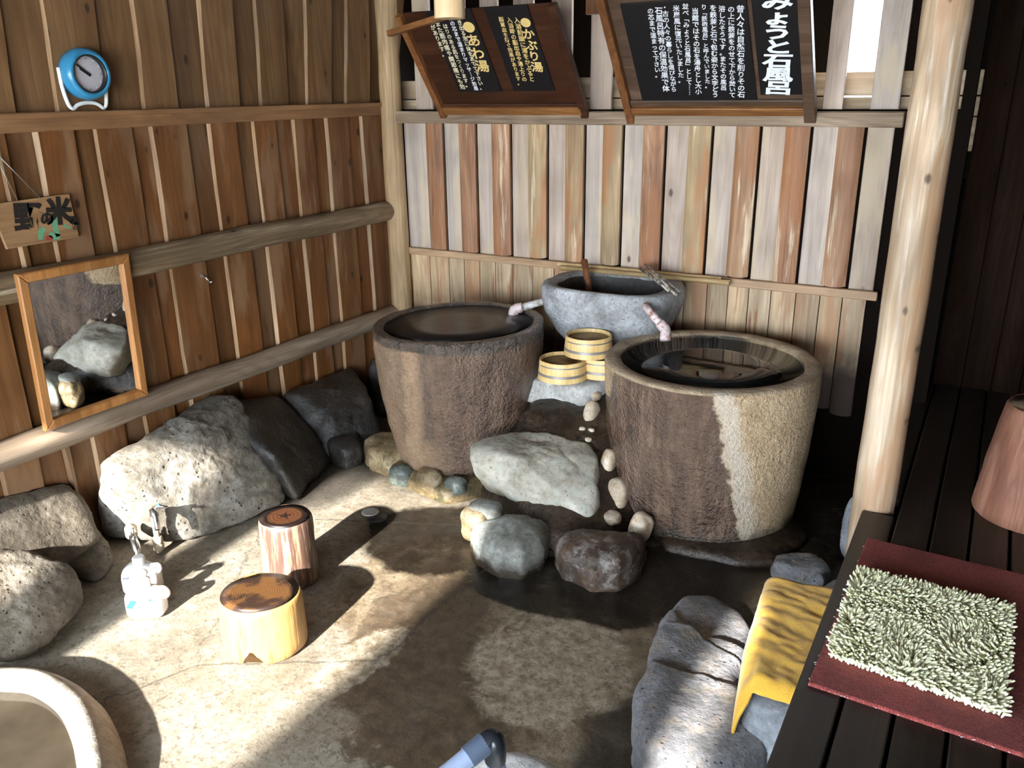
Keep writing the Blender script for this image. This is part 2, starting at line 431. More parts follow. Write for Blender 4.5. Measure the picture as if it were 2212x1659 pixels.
M['oke'] = wood('bucket_wood', (.56, .36, .13), (.72, .50, .21), (.80, .60, .30), knots=0, var=.10, rough=.45, bump=.08)
M['oke_in'] = wood('bucket_base', (.22, .12, .045), (.31, .18, .07), (.38, .23, .10), axis='X', knots=0, var=.1, rough=.5, bump=.08)
M['hoop'] = plain('bucket_hoop', (.23, .20, .185), .4, Metallic=.3)
M['towel'] = None
# stool materials
def stool_side(name, base, dark, amt, c):
    g = G(name); v = g.shifted(); a = g.noise(g.scl(v, (30, 30, 2.2)), 1.0, 6.0, .65); b = g.noise(g.scl(v, (9, 9, 1.2)), 1.0, 4.0)
    cl = g.ramp(a, [(.35, tuple(x * .75 for x in base)), (.65, base)])
    m = g.step(g.math('ADD', g.math('MULTIPLY', a, .6), g.math('MULTIPLY', b, .4)), amt, amt + .08)
    cl = g.mix(g.math('MULTIPLY', m, .9), cl, dark)
    return g.out(cl, .45, g.bump(a, .4, .01))
def stool_top(name, c, r, base, dark, rim, star):
    g = G(name); v = g.vm('SUBTRACT', g.pos(), tuple(c)); x = g.sep(v)
    d = g.math('SQRT', g.math('ADD', g.math('MULTIPLY', x[0], x[0]), g.math('MULTIPLY', x[1], x[1])))
    nz = g.noise(v, 14.0, 5.0); d2 = g.math('ADD', d, g.math('MULTIPLY', g.math('SUBTRACT', nz, .5), .05 if not star else .018))
    ring = g.math('MULTIPLY', g.math('ADD', g.math('SINE', g.math('MULTIPLY', d2, 780.0 if not star else 420.0)), 1.0), .5)
    cl = g.mix(g.math('MULTIPLY', ring, .45), base, tuple(q * .35 for q in base))
    if star:
        ang = g.math('ARCTAN2', x[1], x[0]); s = g.math('ABSOLUTE', g.math('SINE', g.math('MULTIPLY', g.math('ADD', ang, g.math('MULTIPLY', nz, .8)), 2.5)))
        core = g.math('SUBTRACT', 1.0, g.step(g.math('ADD', d2, g.math('MULTIPLY', s, .02)), .022, .04))
        cl = g.mix(core, cl, dark); crack = g.math('SUBTRACT', 1.0, g.step(s, .02, .10)); cl = g.mix(g.math('MULTIPLY', crack, .7), cl, dark)
    else:
        bl = g.noise(v, 9.0, 4.0, .6); cl = g.mix(g.math('MULTIPLY', g.step(g.math('ADD', bl, g.math('MULTIPLY', d, 1.2)), .56, .66), .9), cl, dark)
    cl = g.mix(g.step(d2, rim, rim + .008), cl, dark)
    return g.out(cl, .3, g.bump(ring, .15, .004))
# floor: cement with wet, dry and stained areas
def blob(g, v, c, r, rot, nz, k=.55):
    mp = g.n('ShaderNodeMapping', Vector=v); mp.vector_type = 'TEXTURE'
    mp.inputs['Location'].default_value = (c[0], c[1], 0); mp.inputs['Rotation'].default_value = (0, 0, rot); mp.inputs['Scale'].default_value = (r[0], r[1], 1e3)
    L = g.t.nodes.new('ShaderNodeVectorMath'); L.operation = 'LENGTH'; g.put(L.inputs[0], mp.outputs[0])
    return g.math('SUBTRACT', g.math('ADD', 1.0, g.math('MULTIPLY', g.math('SUBTRACT', nz, .5), k * 2)), L.outputs['Value'])
def floor_mat():
    g = G('cement_floor'); v = g.pos()
    n1 = g.noise(v, 3.2, 8.0, .62, .3); n2 = g.noise(v, 22.0, 6.0, .65); n3 = g.noise(v, 9.0, 8.0, .7, .6); n4 = g.noise(v, 70.0, 4.0, .6)
    base = g.ramp(g.math('ADD', g.math('MULTIPLY', n1, .55), g.math('MULTIPLY', n2, .45)), [(.36, (.125, .10, .068)), (.5, (.205, .175, .13)), (.64, (.29, .265, .215))])
    base = g.mix(g.math('MULTIPLY', g.step(n4, .54, .64), .45), base, (.12, .10, .07))
    # damp middle ground, brown stains
    damp = g.step(g.math('MAXIMUM', blob(g, v, (-1.12, 2.06), (.74, .62), .1, n3, .35), blob(g, v, (-1.80, 2.38), (.36, .48), 0, n3, .35)), 0, .10)
    c = g.mix(g.math('MULTIPLY', damp, .95), base, g.ramp(n3, [(.36, (.09, .062, .035)), (.52, (.19, .145, .092)), (.66, (.30, .255, .185))]))
    stain = g.step(g.math('MAXIMUM', blob(g, v, (-1.62, 2.08), (.26, .5), .25, n3, .9), blob(g, v, (-1.3, 1.75), (.3, .35), .4, n3, .9)), 0, .22)
    c = g.mix(g.math('MULTIPLY', stain, .85), c, g.ramp(n2, [(.4, (.030, .018, .009)), (.65, (.085, .055, .030))]))
    dry = g.step(g.math('MAXIMUM', blob(g, v, (-1.12, 2.16), (.30, .36), .1, n3, .55), blob(g, v, (-1.72, 1.86), (.10, .26), -.1, n3, .6)), 0, .2)
    c = g.mix(g.math('MULTIPLY', dry, .6), c, g.ramp(n2, [(.38, (.20, .155, .10)), (.6, (.46, .40, .30))]))
    sp = g.step(g.noise(v, 55.0, 3.0, .55, .8), .56, .63); c = g.mix(g.math('MULTIPLY', sp, .55), c, g.ramp(n3, [(.4, (.05, .035, .02)), (.6, (.09, .075, .055))]))
    vn = g.math('SUBTRACT', 1.0, g.step(g.math('ABSOLUTE', g.math('SUBTRACT', g.noise(v, 16.0, 4.0, .6, 1.2), .5)), .0, .02)); c = g.mix(g.math('MULTIPLY', g.math('MULTIPLY', vn, damp), .5), c, (.06, .035, .018))
    wet = g.step(g.math('MAXIMUM', g.math('MAXIMUM', blob(g, v, (-1.95, 2.72), (.44, .34), .1, n1, .35), blob(g, v, (-1.30, 2.62), (.55, .24), .12, n1, .4)),
                        g.math('MAXIMUM', blob(g, v, (-.62, 2.98), (.65, .30), .1, n1, .4), blob(g, v, (-.5, 3.7), (1.2, .8), 0, n1, .3))), 0, .16)
    wet2 = g.step(g.math('MAXIMUM', blob(g, v, (-2.95, 3.1), (.40, .7), .2, n1, .3), blob(g, v, (-.62, 1.9), (.28, .5), 0, n1, .3)), 0, .3)
    wc = g.ramp(n3, [(.4, (.004, .003, .0025)), (.6, (.011, .008, .0055)), (.75, (.034, .023, .013))])
    c = g.mix(g.math('MULTIPLY', wet, .95), c, wc); c = g.mix(g.math('MULTIPLY', wet2, .8), c, wc)
    rough = g.math('MULTIPLY_ADD', wet, -.50, .72); rough = g.math('MULTIPLY_ADD', damp, -.12, rough)
    # fine crack
    cr = g.vor(g.vm('ADD', g.scl(v, (.8, .8, 0)), g.n('ShaderNodeCombineXYZ', X=g.math('MULTIPLY', n3, .12), Y=g.math('MULTIPLY', n3, .12)).outputs[0]), 1.15, 'DISTANCE_TO_EDGE')
    crm = g.math('SUBTRACT', 1.0, g.step(cr, .002, .006)); c = g.mix(g.math('MULTIPLY', crm, .55), c, (.03, .025, .02))
    h = g.math('ADD', g.math('MULTIPLY', n2, .6), g.math('MULTIPLY', n4, .4))
    return g.out(c, rough, g.bump(h, .35, .012), Specular_IOR_Level=g.math('MULTIPLY_ADD', wet, -.30, .5))
M['floor'] = floor_mat()
M['mortar'] = rock('wet_mortar', ((.012, .007, .005), (.030, .019, .012), (.07, .045, .028)), 7.0, .22, .3, bump=.8)
M['mortar_olive'] = rock('algae_mortar', ((.04, .035, .02), (.13, .095, .045), (.24, .17, .09)), 9.0, .35, .3, spots=((.02, .028, .014), .8), bump=.6)
M['r_boulder'] = rock('pitted_boulder', ((.05, .042, .032), (.155, .135, .105), (.30, .285, .255)), 5.0, .8, .9, spots=((.06, .05, .035), .7), bump=.9)
M['r_brown'] = rock('brown_rock', ((.035, .027, .018), (.105, .085, .060), (.19, .165, .13)), 6.0, .8, .8, bump=.8)
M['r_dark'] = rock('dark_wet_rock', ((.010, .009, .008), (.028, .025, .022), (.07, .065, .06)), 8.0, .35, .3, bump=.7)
M['r_slab'] = rock('pale_slab_rock', ((.17, .145, .105), (.36, .325, .26), (.52, .495, .43)), 6.0, .7, .5, spots=((.33, .35, .30), .6), bump=.5, wetc=((.03, .02, .012), -.05, .02))
M['r_round'] = rock('round_green_grey', ((.09, .085, .07), (.19, .19, .165), (.33, .37, .34)), 8.0, .6, .3, bump=.4, wetc=((.03, .022, .015), .035, .03))
M['r_black'] = rock('dark_banded', ((.014, .009, .007), (.05, .031, .021), (.13, .085, .058)), 9.0, .4, .3, spots=((.42, .40, .38), .35), bump=.7)
M['r_step'] = rock('speckled_step', ((.16, .145, .12), (.36, .345, .32), (.52, .52, .51)), 9.0, .7, .5, bump=.5, wetc=((.035, .022, .014), .40, .02))
M['r_tan'] = rock('tan_pebble', ((.26, .17, .10), (.46, .36, .25), (.60, .54, .45)), 16.0, .45, .2, bump=.3)
M['r_green'] = rock('green_pebble', ((.03, .035, .03), (.09, .11, .10), (.20, .21, .17)), 14.0, .22, .2, bump=.3)
M['r_olive'] = rock('olive_stone', ((.10, .07, .035), (.26, .19, .10), (.40, .33, .21)), 12.0, .35, .3, spots=((.03, .022, .012), .6), bump=.6)
M['r_flat'] = rock('slate_blue_rock', ((.075, .075, .075), (.155, .155, .165), (.27, .27, .29)), 7.0, .7, .6, spots=((.30, .25, .19), .4), bump=.9)
M['r_bluegrey'] = rock('blue_grey_rock', ((.13, .14, .15), (.26, .28, .31), (.40, .42, .46)), 8.0, .7, .5, bump=.7)
M['r_white'] = rock('white_rim_stone', ((.30, .29, .29), (.58, .56, .55), (.74, .72, .70)), 9.0, .6, .2, bump=.4)
M['curb'] = rock('cement_curb', ((.26, .23, .18), (.42, .38, .32), (.55, .52, .47)), 9.0, .75, .2, bump=.4)
M['basin_floor'] = rock('basin_floor', ((.10, .085, .06), (.18, .155, .115), (.26, .235, .185)), 3.0, .6, .1, bump=.3)
M['trough'] = rock('grey_trough', ((.13, .125, .12), (.30, .30, .30), (.45, .46, .47)), 9.0, .8, .6, bump=.7)
g = G('dark_water'); M['water'] = g.out((.010, .011, .012), .03, g.bump(g.noise(g.pos(), 9.0, 2.0), .06, .01), IOR=1.33)
g = G('dark_water_dull'); M['water2'] = g.out((.016, .014, .013), .28, g.bump(g.noise(g.pos(), 14.0, 3.0), .16, .01), IOR=1.33)
g = G('bath_water'); M['bath_water'] = g.out(g.ramp(g.noise(g.pos(), 3.0, 4.0), [(.35, (.028, .022, .015)), (.65, (.060, .048, .033))]), .10, g.bump(g.noise(g.pos(), 7.0, 2.0), .05, .01), IOR=1.33)
g = G('water_sheet'); M['drip'] = g.out((.8, .85, .9), .05, None, Transmission_Weight=1.0, IOR=1.33)
def tub_mat(name, c, right):
    g = G(name); v = g.vm('SUBTRACT', g.pos(), (c[0], c[1], 0)); x = g.sep(v)
    cr = (.961, .276) if right else (.83, .56)
    t = g.math('ADD', g.math('MULTIPLY', x[0], cr[0]), g.math('MULTIPLY', x[1], cr[1])); z = x[2]
    n1 = g.noise(g.pos(), 9.0, 6.0, .65); n2 = g.noise(g.pos(), 60.0, 5.0, .65); n3 = g.noise(g.scl(g.pos(), (14, 14, 2.5)), 1.0, 5.0, .6)
    grain = g.math('ADD', g.math('MULTIPLY', n2, .6), g.math('MULTIPLY', n1, .4))
    jag = g.math('MULTIPLY', g.math('SUBTRACT', n1, .5), .14)
    if right:
        dry = g.ramp(grain, [(.35, (.30, .20, .11)), (.5, (.46, .325, .19)), (.66, (.56, .42, .27))])
        tr = g.math('ADD', g.math('MULTIPLY_ADD', g.math('SUBTRACT', .74, z), .22, .02), jag)
        pale = g.math('MULTIPLY', g.step(g.math('SUBTRACT', t, tr), -.01, .02), g.math('SUBTRACT', 1.0, g.step(g.math('SUBTRACT', t, tr), .05, .12)))
        dry = g.mix(g.math('MULTIPLY', pale, .6), dry, (.56, .50, .42))  # soft streak of sun beside the wet edge, put into the stone colour
        wr = g.math('SUBTRACT', 1.0, g.step(g.math('SUBTRACT', t, tr), -.008, .008))
        tl = g.math('ADD', g.math('MULTIPLY_ADD', g.step(z, .50, .60), .30, -.72), g.math('MULTIPLY', jag, .7))
        wl = g.step(g.math('SUBTRACT', t, tl), -.008, .008)
        wet = g.math('MULTIPLY', wr, wl)
        wet = g.math('MULTIPLY', wet, g.math('SUBTRACT', 1.0, g.step(z, .728, .738)))
    else:
        dry = g.ramp(grain, [(.35, (.22, .135, .075)), (.5, (.34, .22, .13)), (.66, (.44, .32, .21))])
        st = g.math('SUBTRACT', 1.0, g.step(g.math('ABSOLUTE', g.math('ADD', g.math('ADD', t, .24), g.math('MULTIPLY', jag, .6))), .02, .07))
        lft = g.math('SUBTRACT', 1.0, g.step(g.math('ADD', t, jag), -.34, -.22))
        lowp = g.math('MULTIPLY', g.math('SUBTRACT', 1.0, g.step(g.math('ADD', z, jag), .18, .34)), g.math('SUBTRACT', 1.0, g.step(t, -.2, .0)))
        wet = g.math('SUBTRACT', 1.0, g.math('MAXIMUM', g.math('MULTIPLY', st, .75), g.math('MAXIMUM', g.math('MULTIPLY', lft, .55), g.math('MULTIPLY', lowp, .7))))
    wc = g.ramp(g.math('ADD', g.math('MULTIPLY', n3, .6), g.math('MULTIPLY', n1, .4)), [(.36, (.050, .026, .015)), (.5, (.095, .052, .030)), (.66, (.15, .09, .052))])
    c2 = g.mix(wet, dry, wc)
    foot = g.math('SUBTRACT', 1.0, g.step(g.math('ADD', z, jag), .03, .09)); c2 = g.mix(g.math('MULTIPLY', foot, .7), c2, (.05, .045, .03))
    if right:
        top = g.step(z, .728, .74); c2 = g.mix(g.math('MULTIPLY', top, .55), c2, g.ramp(n1, [(.4, (.16, .12, .085)), (.62, (.36, .29, .21))]))
    else:
        top = g.step(g.math('ADD', z, g.math('MULTIPLY', jag, .25)), .735, .75); c2 = g.mix(g.math('MULTIPLY', top, .9), c2, g.ramp(n1, [(.4, (.022, .014, .010)), (.62, (.085, .060, .042))]))
    rad = g.math('SQRT', g.math('ADD', g.math('MULTIPLY', x[0], x[0]), g.math('MULTIPLY', x[1], x[1])))
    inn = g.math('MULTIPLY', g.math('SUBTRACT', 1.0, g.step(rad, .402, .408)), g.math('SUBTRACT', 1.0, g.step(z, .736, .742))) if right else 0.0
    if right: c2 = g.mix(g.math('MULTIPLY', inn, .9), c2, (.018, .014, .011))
    rough = g.math('MULTIPLY_ADD', wet, -.56, .78)
    h = g.math('ADD', g.math('MULTIPLY', n2, .75), g.math('MULTIPLY', g.noise(g.pos(), 150.0, 2.0), .35))
    h = g.math('ADD', h, g.math('MULTIPLY', g.noise(g.pos(), 30.0, 3.0), .8)); bn = g.bump(h, .9, .018); return g.out(c2, rough, bn, Coat_Weight=g.math('MULTIPLY', wet, .8), Coat_Roughness=.10, Coat_Normal=bn)

# ================================================================== structure
P = lambda l: [Vector(q) for q in l]
def slab(name, boxes, mat, parent=None, kind='structure'):
    bm = bmesh.new()
    for a, b in boxes: box(bm, a, b)
    return link(name, bm, mat, parent, smooth=False, kind=kind if parent is None else None)

# floor (gently uneven cement)
bm = bmesh.new(); bmesh.ops.create_grid(bm, x_segments=70, y_segments=84, size=0.5)
for v in bm.verts:
    v.co.x = XL - .05 + (v.co.x + .5) * (XR - XL + .1); v.co.y = YF - .1 + (v.co.y + .5) * (YB + 1.0 - YF)
    v.co.z = -.006 + .010 * mn.noise(Vector((v.co.x * 1.6, v.co.y * 1.6, 3)))
floor = link('floor', bm, M['floor'], kind='structure')
slab('ground', [((-14, -16, -.16), (10, YF - .1, -.08))], plain('yard_gravel', (.42, .40, .36), .9))

# left wall: backing, planks proud and recessed by turns
LW0, LW1, LZ0, LZ1 = -1.45, -.70, 1.2, 2.35        # opening in the left wall, outside the picture
wl = slab('wall_left', [((XL - .08, LW1, -.1), (XL - .022, YB + .56, ZC)), ((XL - .08, YF, -.1), (XL - .022, LW0, ZC)), ((XL - .08, LW0, -.1), (XL - .022, LW1, LZ0)), ((XL - .08, LW0, LZ1), (XL - .022, LW1, ZC))], M['dark_back'])
ZL = 1.80
def vline_y(px, py, x=XL):               # a vertical line of the left wall: y where it crosses
    return ax(px, py, x).y
proud_u = [((-60, 0), (-8, 0), (-40, 247), (30, 247)), ((84, 0), (197, 0), (120, 247), (226, 247)), ((279, 0), (354, 0), (309, 247), (382, 247)),
           ((422, 0), (496, 0), (445, 245), (516, 245)), ((545, 0), (606, 0), (561, 243), (620, 243)), ((654, 0), (711, 0), (659, 240), (712, 240)), ((743, 0), (793, 0), (743, 238), (795, 238))]
def up_plank(tl, tr, bl, br, x0, t):
    e = [ax(*q, x0) for q in (bl, br, tr, tl)]
    def ext(b, t_, z): k = (z - b.z) / (t_.z - b.z); return Vector((x0, b.y + (t_.y - b.y) * k, z))
    q = [ext(e[0], e[3], ZL), ext(e[1], e[2], ZL), ext(e[1], e[2], ZC), ext(e[0], e[3], ZC)]
    if t > .015: waney(q, (1, 0, 0), t, .009, M['left_edge'], M['sapwood'], wl, tl[0])
    else: link('plank', prism(q, (1, 0, 0), t), M['left_edge'], wl, smooth=False)
for q in proud_u: up_plank(*q, XL - .004, .020)
for a, b in zip(proud_u, proud_u[1:]):
    up_plank((a[1][0] - 14, 0), (b[0][0] + 8, 0), (a[3][0] - 14, 245), (b[2][0] + 8, 245), XL - .020, .012)
up_plank((785, 0), (870, 0), (788, 238), (850, 238), XL - .020, .012)
proud_m = [(-8, 5), (65, 155), (205, 282), (322, 400), (449, 508), (548, 594), (630, 672), (701, 750), (781, 822)]
ym = [(vline_y(a, 285), vline_y(b, 285)) for a, b in proud_m]
ym = [(ym[0][0] - .50, ym[0][0] - .36), (ym[0][0] - .27, ym[0][0] - .11)] + ym
rr = random.Random(3)
for i, (a, b) in enumerate(ym):
    w1, w2 = rr.uniform(-.012, .012), rr.uniform(-.012, .012)
    zb = .0
    waney([(XL - .004, a, zb), (XL - .004, b + w1, zb), (XL - .004, b, ZL), (XL - .004, a + w2, ZL)], (1, 0, 0), .020, .009, M['left_plank'], M['sapwood'], wl, i + .5)
for (a, b), (c, d) in zip(ym, ym[1:] + [(YB, YB)]):
    link('plank', prism([(XL - .020, b - .02, 0), (XL - .020, c + .02, 0), (XL - .020, c + .02, ZL), (XL - .020, b - .02, ZL)], (1, 0, 0), .012), M['left_plank'], wl, smooth=False)
# ledge rail on the left wall
bm = bx((XL - .01, 1.0, ZL - .030), (XL + .045, YB - .02, ZL + .035), .004)
t1 = link('trim_1', bm, M['ledge'], smooth=False, kind='structure')
link('cap_strip', bx((XL + .0, 1.0, ZL + .020), (XL + .062, YB + .02, ZL + .042), .003), M['ledge'], t1, smooth=False)
# two round log rails on the left wall
def log_rail(name, a, b, r, mat, seed):
    n = 40; pts = []; rs = []
    for i in range(n + 1):
        t = i / n; p = Vector(a).lerp(Vector(b), t)
        p += Vector((0, 0, 1)) * .012 * mn.noise(Vector((t * 4, seed, 0))); pts.append(p)
        rs.append(r * (1 + .08 * mn.noise(Vector((t * 9, seed, 5))) + .10 * (.5 - t)))
    d = (pts[-1] - pts[-2]).normalized()
    for k in range(1, 5):
        pts.append(pts[n] + d * .030 * sin(k * pi / 8)); rs.append(rs[n] * cos(k * pi / 8 * .97))
    return link(name, tb(pts, rs, 20), mat, kind='structure')
log_rail('trim_2', (XL + .05, 1.0, 1.20), (XL + .05, YB - .02, 1.205), .062, M['log_y'], 1)
lower_rail = log_rail('trim_3', (XL + .055, 1.0, .555), (XL + .055, YB - .04, .555), .058, M['log_y2'], 2)

# back wall: round corner post, lower battens, planks
wb = slab('wall_back', [((XL - .1, YB + .020, -.1), (-.19, YB + .06, 1.80)), ((XL - .1, YB + .020, 2.72), (-.19, YB + .06, ZC + .1))], M['dark_back'])
def fx(px, py=290): return ay(px, py, YB).x
edges = [872, 920, 959, 991, 1030, 1062, 1105, 1141, 1185, 1222, 1266, 1303, 1349, 1390, 1441, 1488, 1542, 1590, 1646, 1697, 1756, 1810, 1873, 1925]
ex = [fx(e) for e in edges]; ZR = .955
rr = random.Random(5)
def round_slab(x0, x1, z0, z1, y, bulge):
    """slab with a rounded outer face"""
    n = 8; V = []; F = []
    for zi, z in enumerate((z0, z0 + (z1 - z0) * .5, z1)):
        for k in range(n + 1):
            t = k / n; u = 2 * t - 1
            V.append((x0 + (x1 - x0) * t, y - .004 - bulge * math.sqrt(max(0, 1 - u * u * .96)), z + (.006 * (1 - u * u) * (-1 if zi == 0 else 0))))
        V.append((x1, y + .012, z)); V.append((x0, y + .012, z))
    m = n + 3
    for zi in range(2):
        for k in range(m):
            a, b = zi * m + k, zi * m + (k + 1) % m; F.append((a, b, b + m, a + m))
    F.append(tuple(range(m))[::-1]); F.append(tuple(range(2 * m, 3 * m)))
    return V, F
for i in range(len(ex) - 1):
    a, b = ex[i], ex[i + 1]
    if i % 2 == 0:
        link('plank', prism([(a + .001, YB + .018, ZR - .01), (b + .012, YB + .018, ZR - .01), (b + .012, YB + .018, 1.76), (a + .001, YB + .018, 1.76)], (0, -1, 0), .016), M['grey_plank'], wb, smooth=False)
    else:
        link('plank', round_slab(a, b - .013, ZR + rr.uniform(.0, .03), 1.75, YB + .006, .020), M['bark_plank'], wb, smooth=40)
le = [883, 928, 969, 1002, 1035, 1069, 1107, 1150, 1196, 1240, 1285, 1332, 1380, 1430, 1479, 1528, 1573, 1618, 1666, 1720, 1772, 1821, 1873]
lx = [ay(e, 570 + (e - 883) * .07, YB).x for e in le]
for a, b in zip(lx, lx[1:]):
    link('plank', round_slab(a + .002, b - .003, .33 + rr.uniform(-.02, .02), ZR + .01, YB + .012, .010), M['low_plank'], wb, smooth=40)
# upper part: spaced planks, horizontal boards behind, dark eaves, one gap open to the sky
for a, b in ((899, 934), (975, 1008), (1040, 1077), (1110, 1152), (1190, 1233), (1273, 1319), (1360, 1395), (1430, 1470), (1510, 1550), (1590, 1630), (1680, 1720), (1775, 1818), (1878, 1940)):
    xa, xb = ay(a, 243, YB).x, ay(b, 243, YB).x
    link('plank', prism([(xa, YB + .02, 1.80), (xb, YB + .02, 1.80), (xb, YB + .02, ZC), (xa, YB + .02, ZC)], (0, -1, 0), .018), M['grey_plank'], wb, smooth=False)
for k, (z0, z1) in enumerate(((1.62, 1.765), (1.77, 1.852), (1.858, 1.962))):
    link('board', bx((XL - .1, YB + .10, z0), (-.15, YB + .118, z1), .003), M['outer_board'], wb, smooth=False)
link('backing', bx((-.52, YB + .13, 1.5), (-.15, YB + .17, ZC)), M['dark_back'], wb, smooth=False)
link('backing', bx((XL - .3, YB + .50, 1.5), (-.80, YB + .54, 3.0)), M['dark_back'], wb, smooth=False)
bm = bmesh.new()
box(bm, (ay(1268, 20, YB - .02).x, YB - .035, 2.262), (ay(1326, 20, YB - .02).x, YB - .002, 2.40))
link('cross_block', bm, M['sign_stile'], wb, smooth=False)
# sill beam and batten rail
SY = 4.165
link('trim_4', bx((-3.245, SY - .002, 1.725), (-.425, YB + .02, 1.792), .005), M['sill'], smooth=False, kind='structure')
link('trim_5', bx((-3.21, YB - .038, ZR - .022), (-.44, YB - .006, ZR + .020), .003), M['rail'], smooth=False, kind='structure')
# corner post and front post
def round_post(name, c, r0, r1, z0, z1, mat, seed, seg=24, label=None):
    n = 36; pts = []; rs = []
    for i in range(n + 1):
        t = i / n; pts.append(Vector((c[0] + .008 * mn.noise(Vector((seed, t * 3, 0))), c[1], z0 + (z1 - z0) * t)))
        rs.append((r0 + (r1 - r0) * t) * (1 + .05 * mn.noise(Vector((seed, t * 12, 4)))))
    return link(name, tb(pts, rs, seg), mat, kind='structure')
round_post('post_corner', (XL + .085, YB - .055), .068, .062, 0, ZC, M['corner_post'], 1)
POST = (-.232, 3.045)
round_post('post', POST, .074, .070, 0, ZC, M['post'], 4)
# far wall, right wall, front wall with its openings, ceiling
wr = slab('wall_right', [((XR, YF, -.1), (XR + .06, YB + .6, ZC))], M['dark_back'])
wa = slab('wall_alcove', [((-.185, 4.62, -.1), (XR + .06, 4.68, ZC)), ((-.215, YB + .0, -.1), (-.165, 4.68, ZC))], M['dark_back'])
x = -.16; rr = random.Random(11)
while x < 1.45:
    w = rr.uniform(.11, .15)
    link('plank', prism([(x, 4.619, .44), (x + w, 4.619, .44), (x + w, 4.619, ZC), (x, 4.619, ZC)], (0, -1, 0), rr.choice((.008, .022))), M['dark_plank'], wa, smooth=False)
    x += w + .004
OX0, OX1, OX2, OX3 = -3.0, -1.35, -1.22, 1.2      # two openings in the front wall
OZ0, OZ1 = .45, 2.30
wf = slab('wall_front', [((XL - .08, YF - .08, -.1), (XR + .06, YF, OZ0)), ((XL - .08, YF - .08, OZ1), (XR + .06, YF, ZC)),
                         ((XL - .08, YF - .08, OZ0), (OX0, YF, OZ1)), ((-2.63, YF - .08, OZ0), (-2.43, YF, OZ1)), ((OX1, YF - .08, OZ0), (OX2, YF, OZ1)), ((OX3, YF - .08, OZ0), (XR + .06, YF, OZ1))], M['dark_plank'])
slab('sun_block_roof', [((OX1 + .02, -4.8, 2.36), (-.22, YF - .02, 2.42)), ((-.12, -4.8, 2.36), (XR + .3, YF - .02, 2.42))], M['dark_plank'])  # unseen roof added to block the sun, slotted to let it reach the towel
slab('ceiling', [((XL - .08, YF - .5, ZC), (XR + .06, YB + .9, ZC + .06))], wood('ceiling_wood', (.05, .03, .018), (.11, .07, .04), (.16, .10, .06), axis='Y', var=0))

# ================================================================== deck
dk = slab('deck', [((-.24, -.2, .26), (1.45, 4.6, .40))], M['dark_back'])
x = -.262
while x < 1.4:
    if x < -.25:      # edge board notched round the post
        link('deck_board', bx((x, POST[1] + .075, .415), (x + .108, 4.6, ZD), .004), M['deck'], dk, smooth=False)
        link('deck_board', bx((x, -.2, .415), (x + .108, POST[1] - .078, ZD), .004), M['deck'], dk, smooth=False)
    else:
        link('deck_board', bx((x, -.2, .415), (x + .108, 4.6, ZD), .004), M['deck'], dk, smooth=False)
    x += .118
link('fascia', bx((-.258, -.2, .27), (-.238, POST[1] - .08, .414), .002), M['deck'], dk, smooth=False)

# ================================================================== stone tubs
def water_disc(c, r, z, mat, parent, rad=None):
    bm = lathe([(r, 0), (r * .5, .0005), (0, .0005)], (c[0], c[1], z), 64, rad); return link('water', bm, mat, parent)
def ripple(R, H, rb, ri, zw):
    return [(0, 0), (rb * .97, 0), (rb, .03), (rb + (R - rb) * .45, H * .30), (rb + (R - rb) * .8, H * .6), (R - .002, H * .88), (R, H - .014), (R - .003, H - .004), (R - .010, H),
            ((R + ri) / 2, H + .002), (ri + .008, H), (ri + .002, H - .004), (ri, H - .02), (ri - .01, zw - .05)]
def dense(prof, n=5):
    out = []
    for a, b in zip(prof, prof[1:]):
        k = n if math.hypot(b[0] - a[0], b[1] - a[1]) > .06 else 1
        out += [(a[0] + (b[0] - a[0]) * i / k, a[1] + (b[1] - a[1]) * i / k) for i in range(k)]
    return out + [prof[-1]]
TR = (-1.03, 3.57); TL_ = (-2.315, 3.44)
t = thing('stone_tub', 'large tan stone bath tub half stained dark by overflowing water, beside the round post', 'tub', (TR[0], TR[1], 0), None)
link('basin', lathe(dense(ripple(.478, .745, .425, .405, .715)), (TR[0], TR[1], 0), 96, None, .006, 3, 9.0), tub_mat('tub_stone_tan', TR, True), t, loc=(TR[0], TR[1], 0))
water_disc(TR, .408, .722, M['water'], t)
def lrad(a, z):
    return 1 + .02 * cos(2 * (a - 2.3)) + .012 * cos(3 * a)
LB = .07
t = thing('stone_tub', 'brown stone bath tub with a dark wet rim, in the corner below the log rails', 'tub', (TL_[0], TL_[1], LB), None)
pr = [(r, z) for r, z in ripple(.445, .72, .355, .39, .69)]
bm = lathe(dense(pr), (TL_[0], TL_[1], LB), 96, lrad, .008, 8, 8.0)
for v in bm.verts:
    if v.co.z > .5: v.co.z += .03 * (v.co.x - TL_[0])
link('basin', bm, tub_mat('tub_stone_brown', TL_, False), t, loc=(TL_[0], TL_[1], LB))
bm = lathe([(.398, 0), (.2, .0005), (0, .0005)], (TL_[0], TL_[1], LB + .708), 64, lrad)
for v in bm.verts: v.co.z += .03 * (v.co.x - TL_[0])
link('water', bm, M['water2'], t)

